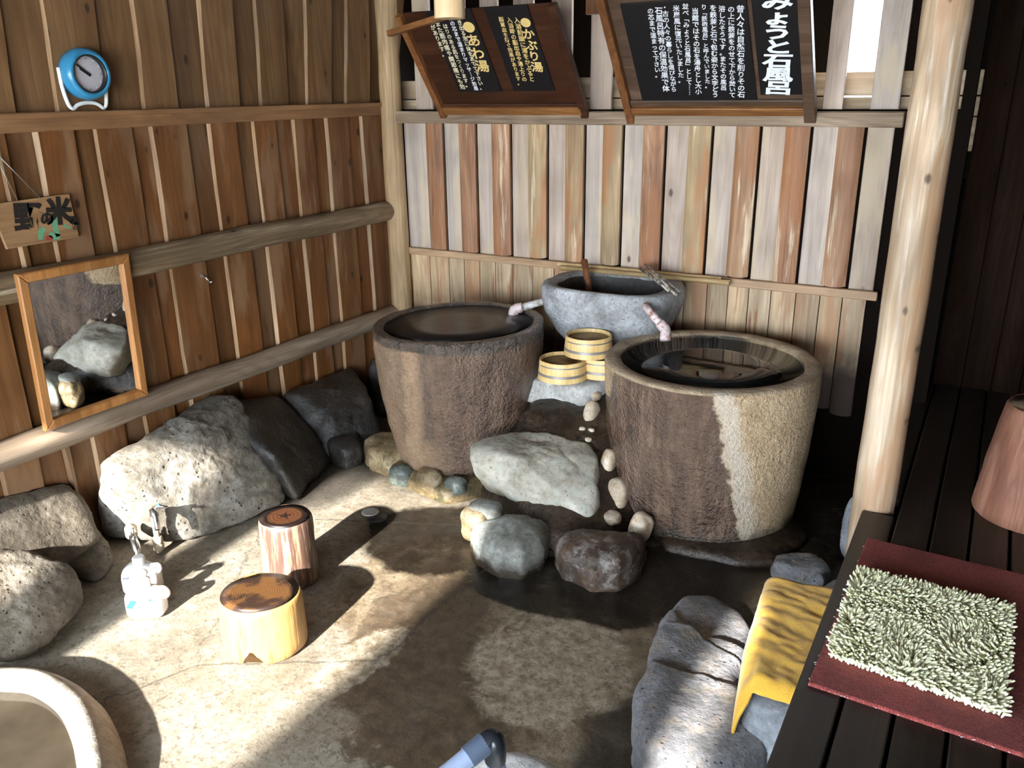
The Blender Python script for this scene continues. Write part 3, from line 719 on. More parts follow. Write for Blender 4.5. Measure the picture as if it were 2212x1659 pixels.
# trough against the back wall
TC = (-1.685, 3.95)
def trad(a, z):
    c, s = abs(cos(a)), abs(sin(a)); k = (c ** 3.2 + s ** 3.2) ** (-1 / 3.2)
    tap = 1 - .30 * max(0, (.30 - z) / .30) ** 1.3
    fr = 1 - (.0 if sin(a) > 0 else .10 * max(0, (.30 - z) / .30))
    return (k * .365 * tap, k * .275 * tap * fr)
t = thing('stone_trough', 'rough grey stone spring trough against the back wall between the two tubs', 'trough', (TC[0], TC[1], .60))
tp = [(0, 0), (.7, .0), (.86, .03), (.95, .10), (1.0, .2), (1.0, .29), (.985, .338), (.95, .352), (.86, .352), (.785, .346), (.765, .335)]
link('basin', lathe(dense([(r, z) for r, z in tp], 1), (TC[0], TC[1], .60), 88, trad, .011, 5, 9.0, 1), M['trough'], t, loc=(TC[0], TC[1], .60))
link('inner_wall', lathe([(.768, .337), (.755, .30), (.75, .18)], (TC[0], TC[1], .60), 88, trad, caps=False), M['r_dark'], t)
def trad_in(a, z): return tuple(q * 1.0 for q in trad(a, .3))
link('water', lathe([(.765, 0), (0, .0005)], (TC[0], TC[1], .84), 64, trad_in), M['water'], t)

# inlet pipes
def pipe_thing(name, label, cat, pts, r, mat, elbow_pts, elbow_r, elbow_mat, extra=None):
    o = thing(name, label, cat, pts[0]); link('pipe', tb(pts, r, 16), mat, o)
    bm = bmesh.new(); tube(bm, elbow_pts, elbow_r, 16); link('elbow', bm, elbow_mat, o)
    return o
a, b = ay(1160, 655, 3.80), ay(1118, 667, 3.74)
e0 = ay(1128, 664, 3.745); e1 = ay(1112, 668, 3.725); e2 = ay(1108, 684, 3.705)
pipe_thing('inlet_pipe', 'short grey spout pipe with a stained elbow pouring into the left tub', 'pipe', [a + (a - b) * .8, b], .019, M['pipe_grey'],
           arc([e0, e1, e2 + Vector((0, 0, -.004))]), .027, M['pipe_pink'])
a, b = ay(1408, 678, 3.66), ay(1428, 702, 3.63)
e0 = ay(1426, 699, 3.635); e1 = ay(1437, 713, 3.62); e2 = ay(1437, 735, 3.59)
pipe_thing('inlet_pipe', 'pinkish stained spout pipe with an elbow over the right tub', 'pipe', [a + (a - b) * .8, b], .019, M['pipe_pink'],
           arc([e0, e1, e2]), .025, M['pipe_pink'])
# rusty stand pipe and bamboo and rods on the trough
o = link('feed_pipe', tb([ay(1262, 562, 4.10), ay(1275, 618, 4.02) + Vector((0, 0, -.05))], .018, 14), M['rust'], label='rusty pipe leaning up out of the stone trough', cat='pipe')
def bamboo(label, a, b, r):
    a, b = Vector(a), Vector(b); n = 7; pts = []; rs = []
    for i in range(n):
        for k, q in ((0, 1.0), (.06, 1.0), (.12, .93), (.88, .93), (.94, 1.0)):
            pts.append(a.lerp(b, (i + k) / n)); rs.append(r * q * (1.06 if k in (0, .94) else 1))
    return link('bamboo_pole', tb(pts, rs, 12), M['bamboo'], label=label, cat='pole', group='bamboo poles on the trough')
bamboo('bamboo pole lying along the back edge of the trough, nearest the wall', ay(1205, 570, 4.20), ay(1562, 604, 4.19), .014)
bamboo('bamboo pole lying on the trough, in front of its twin by the batten', ay(1212, 578, 4.165), ay(1580, 611, 4.165), .015)
for i, (p, q) in enumerate((((1385, 577), (1444, 628)), ((1394, 572), (1468, 632)), ((1382, 580), (1437, 622)), ((1401, 576), (1461, 638)))):
    a, b = ay(*p, 4.12 + .004 * i), az(*q, .968)
    o = link('rod', tb([a, b], .0065, 10), M['rod'], label=('thin metal tube on the trough corner, second from the front', 'thin metal tube on the trough corner, reaching furthest to the right', 'thin metal tube on the trough corner, nearest the front', 'thin metal tube on the trough corner, at the back of the bunch')[i], cat='rod', group='thin tubes on the trough corner')

# wooden bath buckets: upside-down tapered hoops-and-staves tubs
def bucket(c, label, rot=0.0):
    o = thing('bath_bucket', label, 'bucket', c, None)
    c = Vector(c); H = .098; R0_, R1_ = .122, .113
    def rd(a, z):
        d = (a - rot + pi) % (2 * pi) - pi
        return 1.0 + .045 * math.exp(-(d / .13) ** 2) * (z > .08)
    prof = dense([(0, .004), (R0_ - .012, .004), (R0_ - .010, 0), (R0_, .002), (R1_, H - .004), (R1_ - .002, H), (R1_ - .008, H), (R1_ - .010, H - .004), (R1_ - .010, H - .018), (0, H - .018)], 3)
    link('staves', lathe(prof, c, 64, rd), M['oke'], o, smooth=35, loc=c)
    link('base', lathe([(R1_ - .0105, 0), (0, .0008)], c + Vector((0, 0, H - .0172)), 40), M['oke_in'], o)
    for z, h in ((.026, .014), (.073, .007)):
        ra, rb = R0_ + (R1_ - R0_) * (z / H) + .0015, R0_ + (R1_ - R0_) * ((z + h) / H) + .0015
        bm = lathe([(ra - .003, 0), (ra, .0008), (rb, h - .0008), (rb - .003, h)], c + Vector((0, 0, z)), 64, caps=False)
        link('hoop', bm, M['hoop'], o, smooth=40)
    return o
BZ = .568
c1 = az(1235, 822, BZ); c1 = az(1235, 800, BZ)
bucket((-1.735, 3.475, BZ), 'pale wooden bath bucket nearest the front of the stone ledge', -2.3)
bucket((-1.59, 3.62, BZ), 'wooden bath bucket at the back, half hidden under the top bucket', -2.0)
bucket((-1.655, 3.60, BZ + .099), 'yellowish wooden bath bucket stacked on top of the two others', -2.3)

# ================================================================== rocks
def R_(name, bm, mat, label, cat='rock', group=None): return link(name, bm, M[mat], label=label, cat=cat, group=group)
# mortar between the tubs (part of the floor)
link('mortar', star_rock([az(1010, 1075, 0), az(1210, 1250, 0), az(1420, 1150, 0), (-1.35, 3.3, 0), (-2.0, 3.3, 0), (-2.05, 3.9, 0), (-1.3, 3.95, 0), (-1.35, 3.9, .56), (-1.98, 3.9, .56), (-1.88, 3.35, .44), (-1.54, 3.35, .44),
                          (-1.80, 3.02, .20), (-1.35, 3.02, .20)], 4, 16, .02, 7, 5, 0, -.03), M['mortar'], floor)
link('mortar', poly_rock([(q.x, q.y) for q in (az(775, 985, 0), az(870, 1048, 0), az(960, 1085, 0), az(1020, 1075, 0))] + [(-1.85, 3.5), (-2.3, 3.95), (-2.85, 3.7)], .085, -.08, 6, 5, .012, 8, 5, zmin=-.02), M['mortar_olive'], floor)
link('mortar', poly_rock([(q.x, q.y) for q in (az(1415, 1160, 0), az(1440, 1190, 0), az(1600, 1222, 0), az(1680, 1225, 0))] + [(-.5, 3.5), (-.8, 4.0), (-1.4, 3.9), (-1.5, 3.4)], .045, -.05, 9, 4, .010, 9, 5, zmin=-.02), M['mortar'], floor)
# the stack between the tubs
R_('boulder', star_rock([az(1003, 955, .34), az(1060, 932, .37), az(1150, 925, .38), az(1270, 950, .37), az(1296, 985, .34), az(1300, 1040, .25), az(1285, 1128, .13), az(1150, 1100, .12), az(1040, 1062, .13), az(1018, 1010, .27),
                         az(1110, 985, .36), (-1.85, 3.3, .12), (-1.42, 3.3, .12)], 12, 22, .016, 6, 6, .012), 'r_slab', 'big pale flat-topped boulder between the two tubs')
R_('step_stone', star_rock([az(1105, 812, .54), az(1130, 790, .55), (-1.95, 3.66, .56), (-1.50, 3.74, .56), az(1262, 838, .53), az(1258, 880, .44), az(1190, 880, .42), az(1108, 862, .43), (-1.9, 3.6, .38), (-1.5, 3.6, .38)], 15, 24, .010, 9, 5, .008), 'r_step',
   'speckled pale block of stone carrying the wooden buckets')
R_('rock', star_rock([az(1105, 880, .40), az(1190, 885, .38), az(1262, 905, .36), az(1265, 935, .30), az(1180, 935, .28), az(1110, 915, .30), (-1.55, 3.62, .40), (-1.9, 3.6, .40), (-1.6, 3.5, .2), (-1.9, 3.5, .2)], 16, 14, .014, 9, 5, .012), 'mortar',
   'low dark glistening rock under the speckled block')
fr = [az(x, y, .03).xy for x, y in ((1192, 1165), (1176, 1212), (1130, 1236), (1075, 1232), (1030, 1205), (1012, 1168))]; bk = [az(x, y, .13).xy for x, y in ((1036, 1124), (1085, 1106), (1150, 1111), (1185, 1138))]
R_('rock', poly_rock(fr + bk, .165, -.10, 21, 2.8, .008, 6, 5, zmin=-.02), 'r_round', 'smooth round grey-green stone on the wet floor before the big boulder')
fr = [az(x, y, .03).xy for x, y in ((1400, 1185), (1385, 1232), (1335, 1262), (1275, 1262), (1215, 1235), (1190, 1200))]; bk = [az(x, y, .13).xy for x, y in ((1200, 1150), (1240, 1136), (1320, 1136), (1385, 1152))]
R_('rock', poly_rock(fr + bk, .155, -.10, 22, 3.2, .010, 8, 5, ridge=.012, zmin=-.02), 'r_black', 'dark brown banded stone with a white lower edge beside the round stone')
from mathutils.bvhtree import BVHTree
def bvh_of(o):
    me = o.data; off = WL[o.name]
    return BVHTree.FromPolygons([v.co + off for v in me.vertices], [tuple(p.vertices) for p in me.polygons])
BV = [bvh_of(o) for o in floor.children if o.name.startswith('mortar')]
def peb(px, py, z, size, rot, mat, label, seed, tilt=0.0, group=None, sit=False):
    c = az(px, py, z)
    if sit:
        d = ray(px, py).normalized(); hs = [h for h in (b_.ray_cast(CAM, d) for b_ in BV) if h[0] is not None]
        if hs:
            h = min(hs, key=lambda q: q[3]); c = h[0] + d * (min(size) * .25)
    return R_('pebble', pebble(c, size, rot, seed, tilt), mat, label, 'stone', group)
peb(1050, 1100, .15, (.075, .05, .04), .2, 'r_round', 'small flat stone resting on the round grey-green stone', 31)
peb(1030, 1130, .08, (.07, .06, .09), .0, 'r_olive', 'tan stone tucked behind the round grey-green stone', 32)
peb(1278, 893, .38, (.034, .045, .062), .0, 'r_tan', 'upright oval tan stone set in mortar below the rear bucket', 33, -.35, sit=True)
peb(1284, 857, .45, (.036, .04, .036), .3, 'r_tan', 'tan stone right above the upright oval one', 34, sit=True)
peb(1308, 836, .50, (.028, .05, .05), .1, 'r_tan', 'tan stone squeezed against the right tub near its rim', 35, sit=True)
peb(1316, 996, .26, (.034, .045, .058), .0, 'r_tan', 'oval cream stone in the mortar right of the big boulder', 36, -.3, sit=True)
peb(1335, 1066, .155, (.05, .05, .075), .0, 'r_tan', 'largest tan stone in the mortar right of the big boulder', 37, -.35, sit=True)
peb(1320, 1118, .10, (.045, .04, .028), .1, 'r_tan', 'small cream stone above the dark banded stone', 38, sit=True)
peb(1384, 1138, .09, (.045, .05, .065), -.3, 'r_tan', 'tan stone at the foot of the right tub beside the dark banded stone', 39, -.3)
for i, (x, y) in enumerate(((1258, 927), (1277, 930), (1271, 950))):
    peb(x, y, .325, (.016, .013, .012), .3 * i, 'r_tan', ('tiny cream chip in the mortar, left one of the upper pair', 'tiny cream chip in the mortar, right one of the upper pair', 'tiny cream chip in the mortar just above the big boulder')[i], 40 + i, sit=True)
peb(869, 1026, .06, (.065, .055, .06), .2, 'r_green', 'wet blue-green stone at the foot of the left tub', 50, sit=True)
peb(928, 1037, .05, (.075, .055, .06), -.2, 'r_olive', 'mottled tan-green stone in the middle before the left tub', 51, sit=True)
peb(985, 1050, .05, (.055, .045, .05), .1, 'r_green', 'wet dark stone between left tub and big boulder', 52, sit=True)
R_('rock', poly_rock([az(x, y, .08).xy for x, y in ((785, 960), (800, 945), (850, 942), (900, 955), (890, 990), (840, 1000), (795, 985))], .13, -.04, 55, 4, .012, 10, 5, zmin=-.02), 'r_olive', 'flat ochre stone under the left edge of the left tub')
R_('rock', poly_rock([az(x, y, .08).xy for x, y in ((700, 945), (730, 925), (778, 935), (782, 975), (745, 985), (710, 970))], .13, -.04, 56, 4, .012, 10, 5, zmin=-.02), 'r_dark', 'low angular stone left of the ochre stone')
# rocks along the left wall
R_('rock', star_rock([(-3.3, 3.05, 0), (-2.95, 3.02, 0), (-2.80, 3.40, 0), (-3.25, 3.75, 0), ax(640, 850, -3.2), ax(745, 822, -3.2), (-2.98, 3.15, .24), (-2.9, 3.45, .24), (-3.3, 3.1, .33), (-3.3, 3.72, .33)], 61, 16, .018, 6, 5, .01, -.03), 'r_dark', 'dark wet rock by the left wall behind the big boulder')
R_('rock', star_rock([(-3.3, 3.75, 0), (-2.9, 3.70, 0), (-2.85, 4.1, 0), (-3.3, 4.15, 0), (-3.25, 3.8, .36), (-2.95, 3.8, .26), (-3.0, 4.1, .28), (-3.3, 4.1, .36)], 62, 12, .018, 6, 5, .01, -.03), 'r_dark', 'dark rock in the corner behind the brown tub')
R_('boulder', star_rock([ax(528, 872, -3.16), ax(610, 862, -3.24), az(590, 985, .27), az(560, 990, .25), az(625, 1050, .10), az(645, 1084, 0), az(722, 1000, 0), (-3.28, 2.6, .45), (-3.28, 3.1, .34), (-3.28, 3.1, 0), (-3.1, 2.6, 0), az(690, 950, .14)], 68, 30, .014, 5, 5, .012, -.03), 'r_dark', 'nearly black boulder added as the shaded right side of the pitted one')  # extra rock added to darken the shaded right face of the pitted boulder
F = [az(x, y, 0) for x, y in ((213, 1160), (345, 1178), (470, 1155), (575, 1115), (628, 1080))]
R_('boulder', star_rock(F + [ax(492, 848, -3.22), ax(530, 870, -3.12), ax(200, 1004, -3.2), ax(340, 935, -3.16), az(262, 1030, .36), az(380, 985, .38), az(470, 930, .42), az(550, 985, .26), az(618, 1062, .06),
                             (-3.3, 1.95, 0), (-3.3, 2.0, .34), (-3.3, 2.85, 0), (-3.3, 2.85, .3), (-3.3, 2.65, .48)], 63, 45, .022, 5.0, 6, .022, -.03), 'r_boulder', 'big pitted triangular boulder leaning on the left wall below the mirror')
R_('rock', star_rock([(-3.30, 1.30, .1), (-3.05, 1.40, .1), (-3.08, 1.86, .12), (-3.30, 1.90, .1), az(20, 1040, .36), az(150, 1030, .31), az(186, 1062, .26), az(180, 1105, .20), az(60, 1120, .24), (-3.30, 1.3, .40), (-3.29, 1.86, .33), (-3.2, 1.6, 0), (-3.2, 1.8, 0)], 64, 12, .014, 6, 5, .01, -.03), 'r_brown', 'rounded brown-grey rock under the lower log rail at the left edge')
R_('rock', star_rock([az(60, 1165, .16), az(170, 1122, .17), az(235, 1160, .10), az(258, 1215, 0), az(215, 1270, 0), az(90, 1240, 0), (-3.2, 1.7, 0), (-3.2, 1.9, .1)], 65, 8, .02, 6, 5, .01, -.03), 'r_brown', 'low saddle-shaped brown rock between the pitted boulder and the front left boulder')
R_('boulder', star_rock([az(205, 1290, 0), az(195, 1345, 0), az(120, 1420, 0), az(20, 1450, 0), az(192, 1235, .14), az(150, 1190, .26), az(60, 1165, .33), az(-60, 1190, .36), az(-100, 1400, .16), (-3.2, 1.0, 0), (-3.25, 1.55, 0), (-3.25, 1.5, .2)], 66, 8, .022, 5, 6, .012, -.03), 'r_brown', 'front left boulder with a pitted sunlit top at the picture edge')
# right-hand rocks
pf = [az(x, y, .12).xy for x, y in ((1452, 1292), (1478, 1264), (1545, 1266), (1600, 1300), (1628, 1335), (1640, 1400), (1600, 1480), (1620, 1560), (1668, 1640), (1600, 1690), (1480, 1690), (1400, 1659), (1365, 1575), (1366, 1505), (1392, 1425), (1425, 1350), (1424, 1330))]
fb = poly_rock(pf, .165, -.10, 71, 6.0, .012, 6, 6, ridge=.016, zmin=-.02)
def tier(bm, p, q, dz, wob):
    p, q = Vector(p).xy, Vector(q).xy; e = (q - p).normalized(); nn = Vector((-e.y, e.x))
    for v in bm.verts:
        if v.co.z < .06: continue
        d = (v.co.xy - p).dot(nn) + wob * mn.noise(Vector((v.co.x * 9, v.co.y * 9, 4))); k = min(1, max(0, d / .012)); v.co.z -= dz * k * k * (3 - 2 * k)
tier(fb, az(1400, 1342, .13), az(1660, 1425, .13), .030, .03); tier(fb, az(1400, 1440, .13), az(1640, 1520, .13), .016, .03); tier(fb, az(1640, 1500, .13), az(1440, 1290, .13), -.014, .05)
R_('rock', fb, 'r_flat', 'large flat layered slate-grey rock beside the deck')
R_('rock', star_rock([(-.46, 2.55, 0), (-.45, 1.98, 0), (-.12, 1.90, 0), (-.12, 2.58, 0), (-.455, 2.54, .27), (-.43, 2.06, .275), az(1612, 1530, .25), az(1690, 1565, .24), (-.12, 1.96, .265), (-.12, 2.54, .275), az(1600, 1580, .10)], 72, 16, .007, 7, 5, .005, -.03), 'r_bluegrey', 'blue-grey stone step under the yellow towel')
R_('rock', poly_rock([az(x, y, .05).xy for x, y in ((1665, 1205), (1700, 1195), (1770, 1205), (1800, 1235), (1780, 1252), (1700, 1240), (1665, 1225))], .085, -.04, 73, 3.5, .01, 12, 5, ridge=.01, zmin=-.02), 'r_flat', 'low flat dark stone in front of the right tub')
R_('rock', star_rock([az(1805, 1120, .15), az(1830, 1055, .32), az(1812, 1200, 0), az(1850, 1240, 0), (-.16, 3.1, 0), (-.16, 3.45, 0), (-.17, 3.4, .34), (-.34, 3.42, .25), (-.17, 3.1, .2)], 74, 9, .012, 7, 5, .006, -.03), 'r_bluegrey', 'upright grey-green stone at the foot of the round post')
R_('rock', star_rock([az(1748, 1292, .05), az(1775, 1248, .10), az(1810, 1235, .10), (-.12, 2.9, .12), (-.12, 2.66, .12), (-.42, 2.7, -.03), (-.12, 2.66, -.03), (-.12, 3.0, -.03), (-.38, 2.95, -.03)], 75, 9, .012, 8, 5, .006, -.03), 'r_bluegrey', 'blue-grey stone beside the deck edge behind the towel')
R_('rock', star_rock([(-2.05, 4.2, 0), (-1.95, 3.75, 0), (-1.25, 3.95, 0), (-1.2, 4.22, 0), (-1.35, 4.05, .60), (-1.95, 4.0, .60), (-1.95, 4.2, .6), (-1.35, 4.2, .6)], 76, 12, .012, 7, 4, .006, -.03), 'r_dark', 'dark footing stone under the grey trough')

# pool curb at the front left
RC = Vector((-2.47, .70, 0)); RR = .50
poolpts = [az(x, y, .09) for x, y in ((45, 1452), (100, 1465), (152, 1502), (183, 1560), (197, 1620), (202, 1659))]
ext = [poolpts[0] + Vector((-.16, -.10, 0)), poolpts[0] + Vector((-.30, -.30, 0))]
ext2 = [poolpts[-1] + Vector((.10, -.11, 0)), poolpts[-1] + Vector((.14, -.30, 0)), poolpts[-1] + Vector((.05, -.50, 0))]
cv = arc(ext[::-1] + poolpts + ext2, 6)
bm = bmesh.new(); prof = [(-.050, -.52), (-.048, -.10), (-.044, -.02), (-.030, .004), (-.005, .010), (.022, .000), (.055, -.035), (.085, -.10)]
rings = []
for i, p in enumerate(cv):
    tg = (cv[min(i + 1, len(cv) - 1)] - cv[max(i - 1, 0)]).normalized(); nr = tg.cross(Vector((0, 0, 1)))      # away from the pool is -nr
    rings.append([bm.verts.new(p - nr * a + Vector((0, 0, b + .004 * mn.noise(p * 9 + Vector((a * 30, b, 0)))))) for a, b in prof])
for a, b in zip(rings, rings[1:]):
    for k in range(len(prof) - 1): bm.faces.new((a[k], a[k + 1], b[k + 1], b[k]))
bm.faces.new(rings[0]); bm.faces.new(rings[-1][::-1])
pit = [Vector((p.x, p.y)) for p in cv] + [Vector((-2.2, .30)), Vector((-3.0, .30)), Vector((-3.05, .8))]
def inside(x, y, P_):
    c = False
    for i in range(len(P_)):
        a, b = P_[i], P_[i - 1]
        if (a.y > y) != (b.y > y) and x < (b.x - a.x) * (y - a.y) / (b.y - a.y) + a.x: c = not c
    return c
fm = bmesh.new(); fm.from_mesh(floor.data); fl = floor.location
bmesh.ops.delete(fm, geom=[f for f in fm.faces if inside(f.calc_center_median().x + fl.x, f.calc_center_median().y + fl.y, pit)], context='FACES'); fm.to_mesh(floor.data); fm.free()
pool = thing('foot_bath', 'curved cement bath edge at the front left corner beside the front left boulder', 'bath', (RC.x, RC.y, 0))
link('curb', bm, M['curb'], pool)
link('bath_floor', ([(p.x, p.y, -.48) for p in pit], [tuple(range(len(pit)))]), M['basin_floor'], pool, smooth=False)
link('water', ([(p.x, p.y, .045) for p in pit], [tuple(range(len(pit)))]), M['bath_water'], pool, smooth=False)

# ================================================================== signs leaning out above the sill
SO = Vector((0, SY + .006, 1.795)); SU = Vector((1, 0, 0)); SV = Vector((0, -.36, .475)).normalized(); SN = SU.cross(SV)
SM = Matrix((( SU.x, SV.x, SN.x, SO.x), (SU.y, SV.y, SN.y, SO.y), (SU.z, SV.z, SN.z, SO.z), (0, 0, 0, 1)))
def suv(px, py, n=0.0):
    d = ray(px, py); o = SO + SN * n; k = (o - CAM).dot(SN) / d.dot(SN); p = CAM + d * k - SO
    return p.dot(SU), p.dot(SV)
def sbox(u0, u1, v0, v1, n0, n1, bev=.003): return bx((u0, v0, n0), (u1, v1, n1), bev, SM)
def column(parent, txt, top, bot, n, mat, size=.94, bold=.012, slant=.05, wide=1.0):
    """one vertical line of lettering; top and bot are (u,v) of the first and last glyph's outer edges"""
    chars = list(txt); L = top[1] - bot[1]; pitch = L / len(chars)
    cu = bpy.data.curves.new('lettering', 'FONT'); cu.body = '\n'.join(chars); cu.align_x = 'CENTER'; cu.align_y = 'TOP'
    cu.size = pitch * 1.06 * size; cu.space_line = 1 / (1.06 * size); cu.offset = bold * cu.size; cu.shear = slant; cu.resolution_u = 2; cu.extrude = .0006
    cu.materials.append(mat)
    o = bpy.data.objects.new('lettering', cu); COL.objects.link(o)
    u = (top[0] + bot[0]) / 2; ang = math.atan2(bot[0] - top[0], L)
    R = SM.to_3x3().to_4x4() @ Matrix.Rotation(ang, 4, 'Z')
    p = SM @ Vector((top[0], top[1], n))
    o.parent = parent; o.matrix_basis = Matrix.Translation(p - WL[parent.name]) @ R @ Matrix.Diagonal((wide, 1, 1, 1))
    WL[o.name] = p
    return o
def tcol(parent, txt, a, b, n, mat, **k): return column(parent, txt, suv(*a, n), suv(*b, n), n, mat, **k)

s1 = thing('hanging_signboard', 'brown signboard with two black plaques of gold and cream writing, leaning out at left', 'sign', SM @ Vector((-2.42, 0, 0)))
u0, u1 = suv(962, 232)[0], suv(1258, 232)[0]; vt = .62
link('board', sbox(u0, u1, .0, vt, .0, .012), M['sign_board'], s1, smooth=False)
link('bottom_rail', sbox(u0 - .02, u1 + .01, .0, .045, .012, .040), M['sign_rail'], s1, smooth=False)
link('inner_moulding', sbox(u0, u1, .045, .062, .012, .026), M['sign_board'], s1, smooth=False)
link('left_stile', sbox(u0 - .030, u0 + .008, -.02, vt, .0, .045), M['sign_stile'], s1, smooth=False)
link('right_stile', sbox(u1 - .004, u1 + .036, -.02, vt, .0, .040), M['sign_board'], s1, smooth=False)
b0, b1 = SM @ Vector((u0 - .10, .535, .05)), SM @ Vector((u0 + .30, .62, .06))
link('brace', bx((0, -.02, -.014), (1, .02, .014), 0, Matrix.Translation(b0) @ (b1 - b0).to_track_quat('X', 'Z').to_matrix().to_4x4() @ Matrix.Diagonal(((b1 - b0).length, 1, 1, 1))), M['sign_rail'], s1, smooth=False)
link('top_board', sbox(suv(1075, 5)[0], suv(1238, 15)[0], .69, .80, .045, .065), M['outer_board'], s1, smooth=False)
def plaque(sg, pts, n0=.012, n1=.022):
    uv = [suv(*p, n1) for p in pts]; us = [q[0] for q in uv]; vs_ = [q[1] for q in uv]
    return link('plaque', sbox(min(us[0], us[3]), max(us[1], us[2]), min(vs_[2:]), max(vs_[:2]), n0, n1, .002), M['plaque'], sg, smooth=False)
NL = .0232
pa = plaque(s1, ((1063, 17), (1140, 17), (1188, 197), (1109, 195)))
tcol(pa, '●かぶり湯', (1132, 38), (1163, 158), NL, M['ink_gold'], bold=.02, wide=1.1)
tcol(pa, '入浴前頭に湯をかぶると', (1115, 38), (1150, 178), NL, M['ink_gold'])
tcol(pa, '入浴時の脳出血や湯上りの', (1099, 38), (1134, 178), NL, M['ink_gold'])
tcol(pa, '脳貧血を防ぐ効果があります。', (1081, 37), (1124, 186), NL, M['ink_gold'])
pb = plaque(s1, ((930, 25), (1018, 25), (1074, 199), (990, 197)))
tcol(pb, '●あわ湯', (1008, 46), (1046, 158), NL, M['ink_gold'], bold=.02, wide=1.1)
tcol(pb, '湧き出る泡に体をあてて下さい。', (987, 32), (1043, 196), NL, M['ink_cream'])
tcol(pb, '体の芯まで温まりマッサ︱ジ効果', (971, 34), (1030, 197), NL, M['ink_white'])
tcol(pb, 'はりのある肌をつくります。', (960, 52), (1012, 190), NL, M['ink_cream'])
tcol(pb, 'また筋肉痛や関節痛にも効', (943, 46), (1001, 194), NL, M['ink_cream'])
tcol(pb, '果があります。', (928, 42), (962, 124), NL, M['ink_cream'])

s2 = thing('hanging_signboard', 'wide brown signboard with white writing on black, leaning out beside the bright window gap', 'sign', SM @ Vector((-1.26, 0, 0)))
u0, u1 = suv(1368, 232)[0], suv(1746, 232)[0]; vt = .80
link('board', sbox(u0, u1, .0, vt, .0, .012), M['sign_board2'], s2, smooth=False)
link('bottom_rail', sbox(u0 - .02, u1 + .01, .0, .042, .012, .040), M['sign_rail'], s2, smooth=False)
link('inner_moulding', sbox(u0, u1, .050, .080, .012, .030), M['sign_board2'], s2, smooth=False)
link('left_stile', sbox(u0 - .034, u0 + .006, -.055, vt, .0, .045), M['sign_stile'], s2, smooth=False)
link('right_stile', sbox(u1 - .012, u1 + .040, -.035, vt, .0, .045), M['sign_board2'], s2, smooth=False)
pm = plaque(s2, ((1362, 8), (1613, 8), (1613, 217), (1384, 205)))
W_ = M['ink_white']
for txt, a, b in (('昔人々は自然石を削りその石', (1599, 12), (1601, 213)), ('の上に鉄釜をのせて下から焚いて', (1579, 14), (1582, 213)), ('浴したそうです。またその風呂', (1559, 13), (1563, 197)),
                  ('を鉄釜と石で包む姿から文字どう', (1540, 11), (1545, 213)), ('り﹁鉄砲風呂﹂と呼んでいました。', (1520, 10), (1529, 193)), ('当館ではその石を湯舟とし大小', (1501, 18), (1509, 206)),
                  ('並べ﹁みょうと石風呂﹂として︙︙', (1480, 8), (1490, 208)), ('米屋風に復元いたしました。', (1460, 12), (1472, 182)), ('・古の人々の暮らしを偲びながら', (1435, 10), (1456, 200)),
                  ('石風呂特有の保温効果で体', (1422, 16), (1439, 200)), ('の芯まで温まって下さい。', (1404, 18), (1422, 170))):
    tcol(pm, txt, a, b, NL, W_)
pt = plaque(s2, ((1645, -60), (1722, -60), (1722, 205), (1643, 205)))
tcol(pt, 'みょうと石風呂', (1677, -12), (1680, 205), NL, W_, size=1.02, bold=.034, wide=1.75)

# pale log end hanging in front of the left sign
link('hanging_log', tb([ay(972, 40, 2.6), ay(972, 40, 2.6) + Vector((0, 0, ZC - ay(972, 40, 2.6).z + .02))], .053, 28), M['pale_log'], label='pale round log end hanging down before the left signboard', cat='log', smooth=40)

# ================================================================== things on the left wall
# clock
cc = ax(183, 160, XL + .045)
ck = thing('wall_clock', 'round blue clock with white wire feet hanging on the plank wall', 'clock', cc)
def ydisc(c, prof, seg=48):
    """lathe about the X axis; profile [(r, x)]"""
    bm = lathe(prof, (0, 0, 0), seg, caps=False); Rm = Matrix.Translation(Vector(c)) @ Matrix.Rotation(pi / 2, 4, 'Y')
    for v in bm.verts: v.co = Rm @ v.co
    return bm
CR = .100
link('case', ydisc(cc, [(CR * .80, -.035), (CR * .97, -.025), (CR, .0), (CR * .97, .025), (CR * .88, .042), (CR * .78, .045), (CR * .72, .038), (CR * .71, .02)]), M['blue'], ck)
link('inner_ring', ydisc(cc, [(CR * .735, .032), (CR * .735, .041), (CR * .68, .036), (CR * .67, .018)]), M['black'], ck)
dl = link('dial', ydisc(cc, [(CR * .69, .018), (CR * .5, .0215), (0, .022)]), M['dial'], ck)
def ck_bar(ang, r0, r1, w, x, mat, nm, par):
    u = Vector((0, -sin(ang) * -1, cos(ang))); u = Vector((0, sin(ang), cos(ang))); n = Vector((0, u.z, -u.y))
    p = Vector(cc) + Vector((x, 0, 0)); V = [p + u * r0 + n * w, p + u * r1 + n * w, p + u * r1 - n * w, p + u * r0 - n * w]
    return link(nm, prism(V, (1, 0, 0), .0015, 0), mat, par, smooth=False)
ck_bar(radians(-56), -.010, .040, .006, .0235, M['black'], 'hour_hand', ck)
ck_bar(radians(-53), -.010, .058, .0038, .0260, M['black'], 'minute_hand', ck)
for k in range(12): ck_bar(radians(30 * k), CR * .56, CR * .60, .003, .0222, M['ink_white'] if k % 3 else M['steel_old'], 'hour_mark', dl)
bm = bmesh.new()
def cyz(y, z, x=-.012): return Vector(cc) + Vector((x, y * .79, z * .79))
tube(bm, arc([cyz(-.128, .03), cyz(-.126, -.06), cyz(-.110, -.142), cyz(-.088, -.166), cyz(-.060, -.150), cyz(-.02, -.140), cyz(.03, -.140), cyz(.06, -.150), cyz(.085, -.166), cyz(.107, -.142), cyz(.118, -.06)], 4), .008, 8)
link('wire_foot', bm, M['white_plastic'], ck)

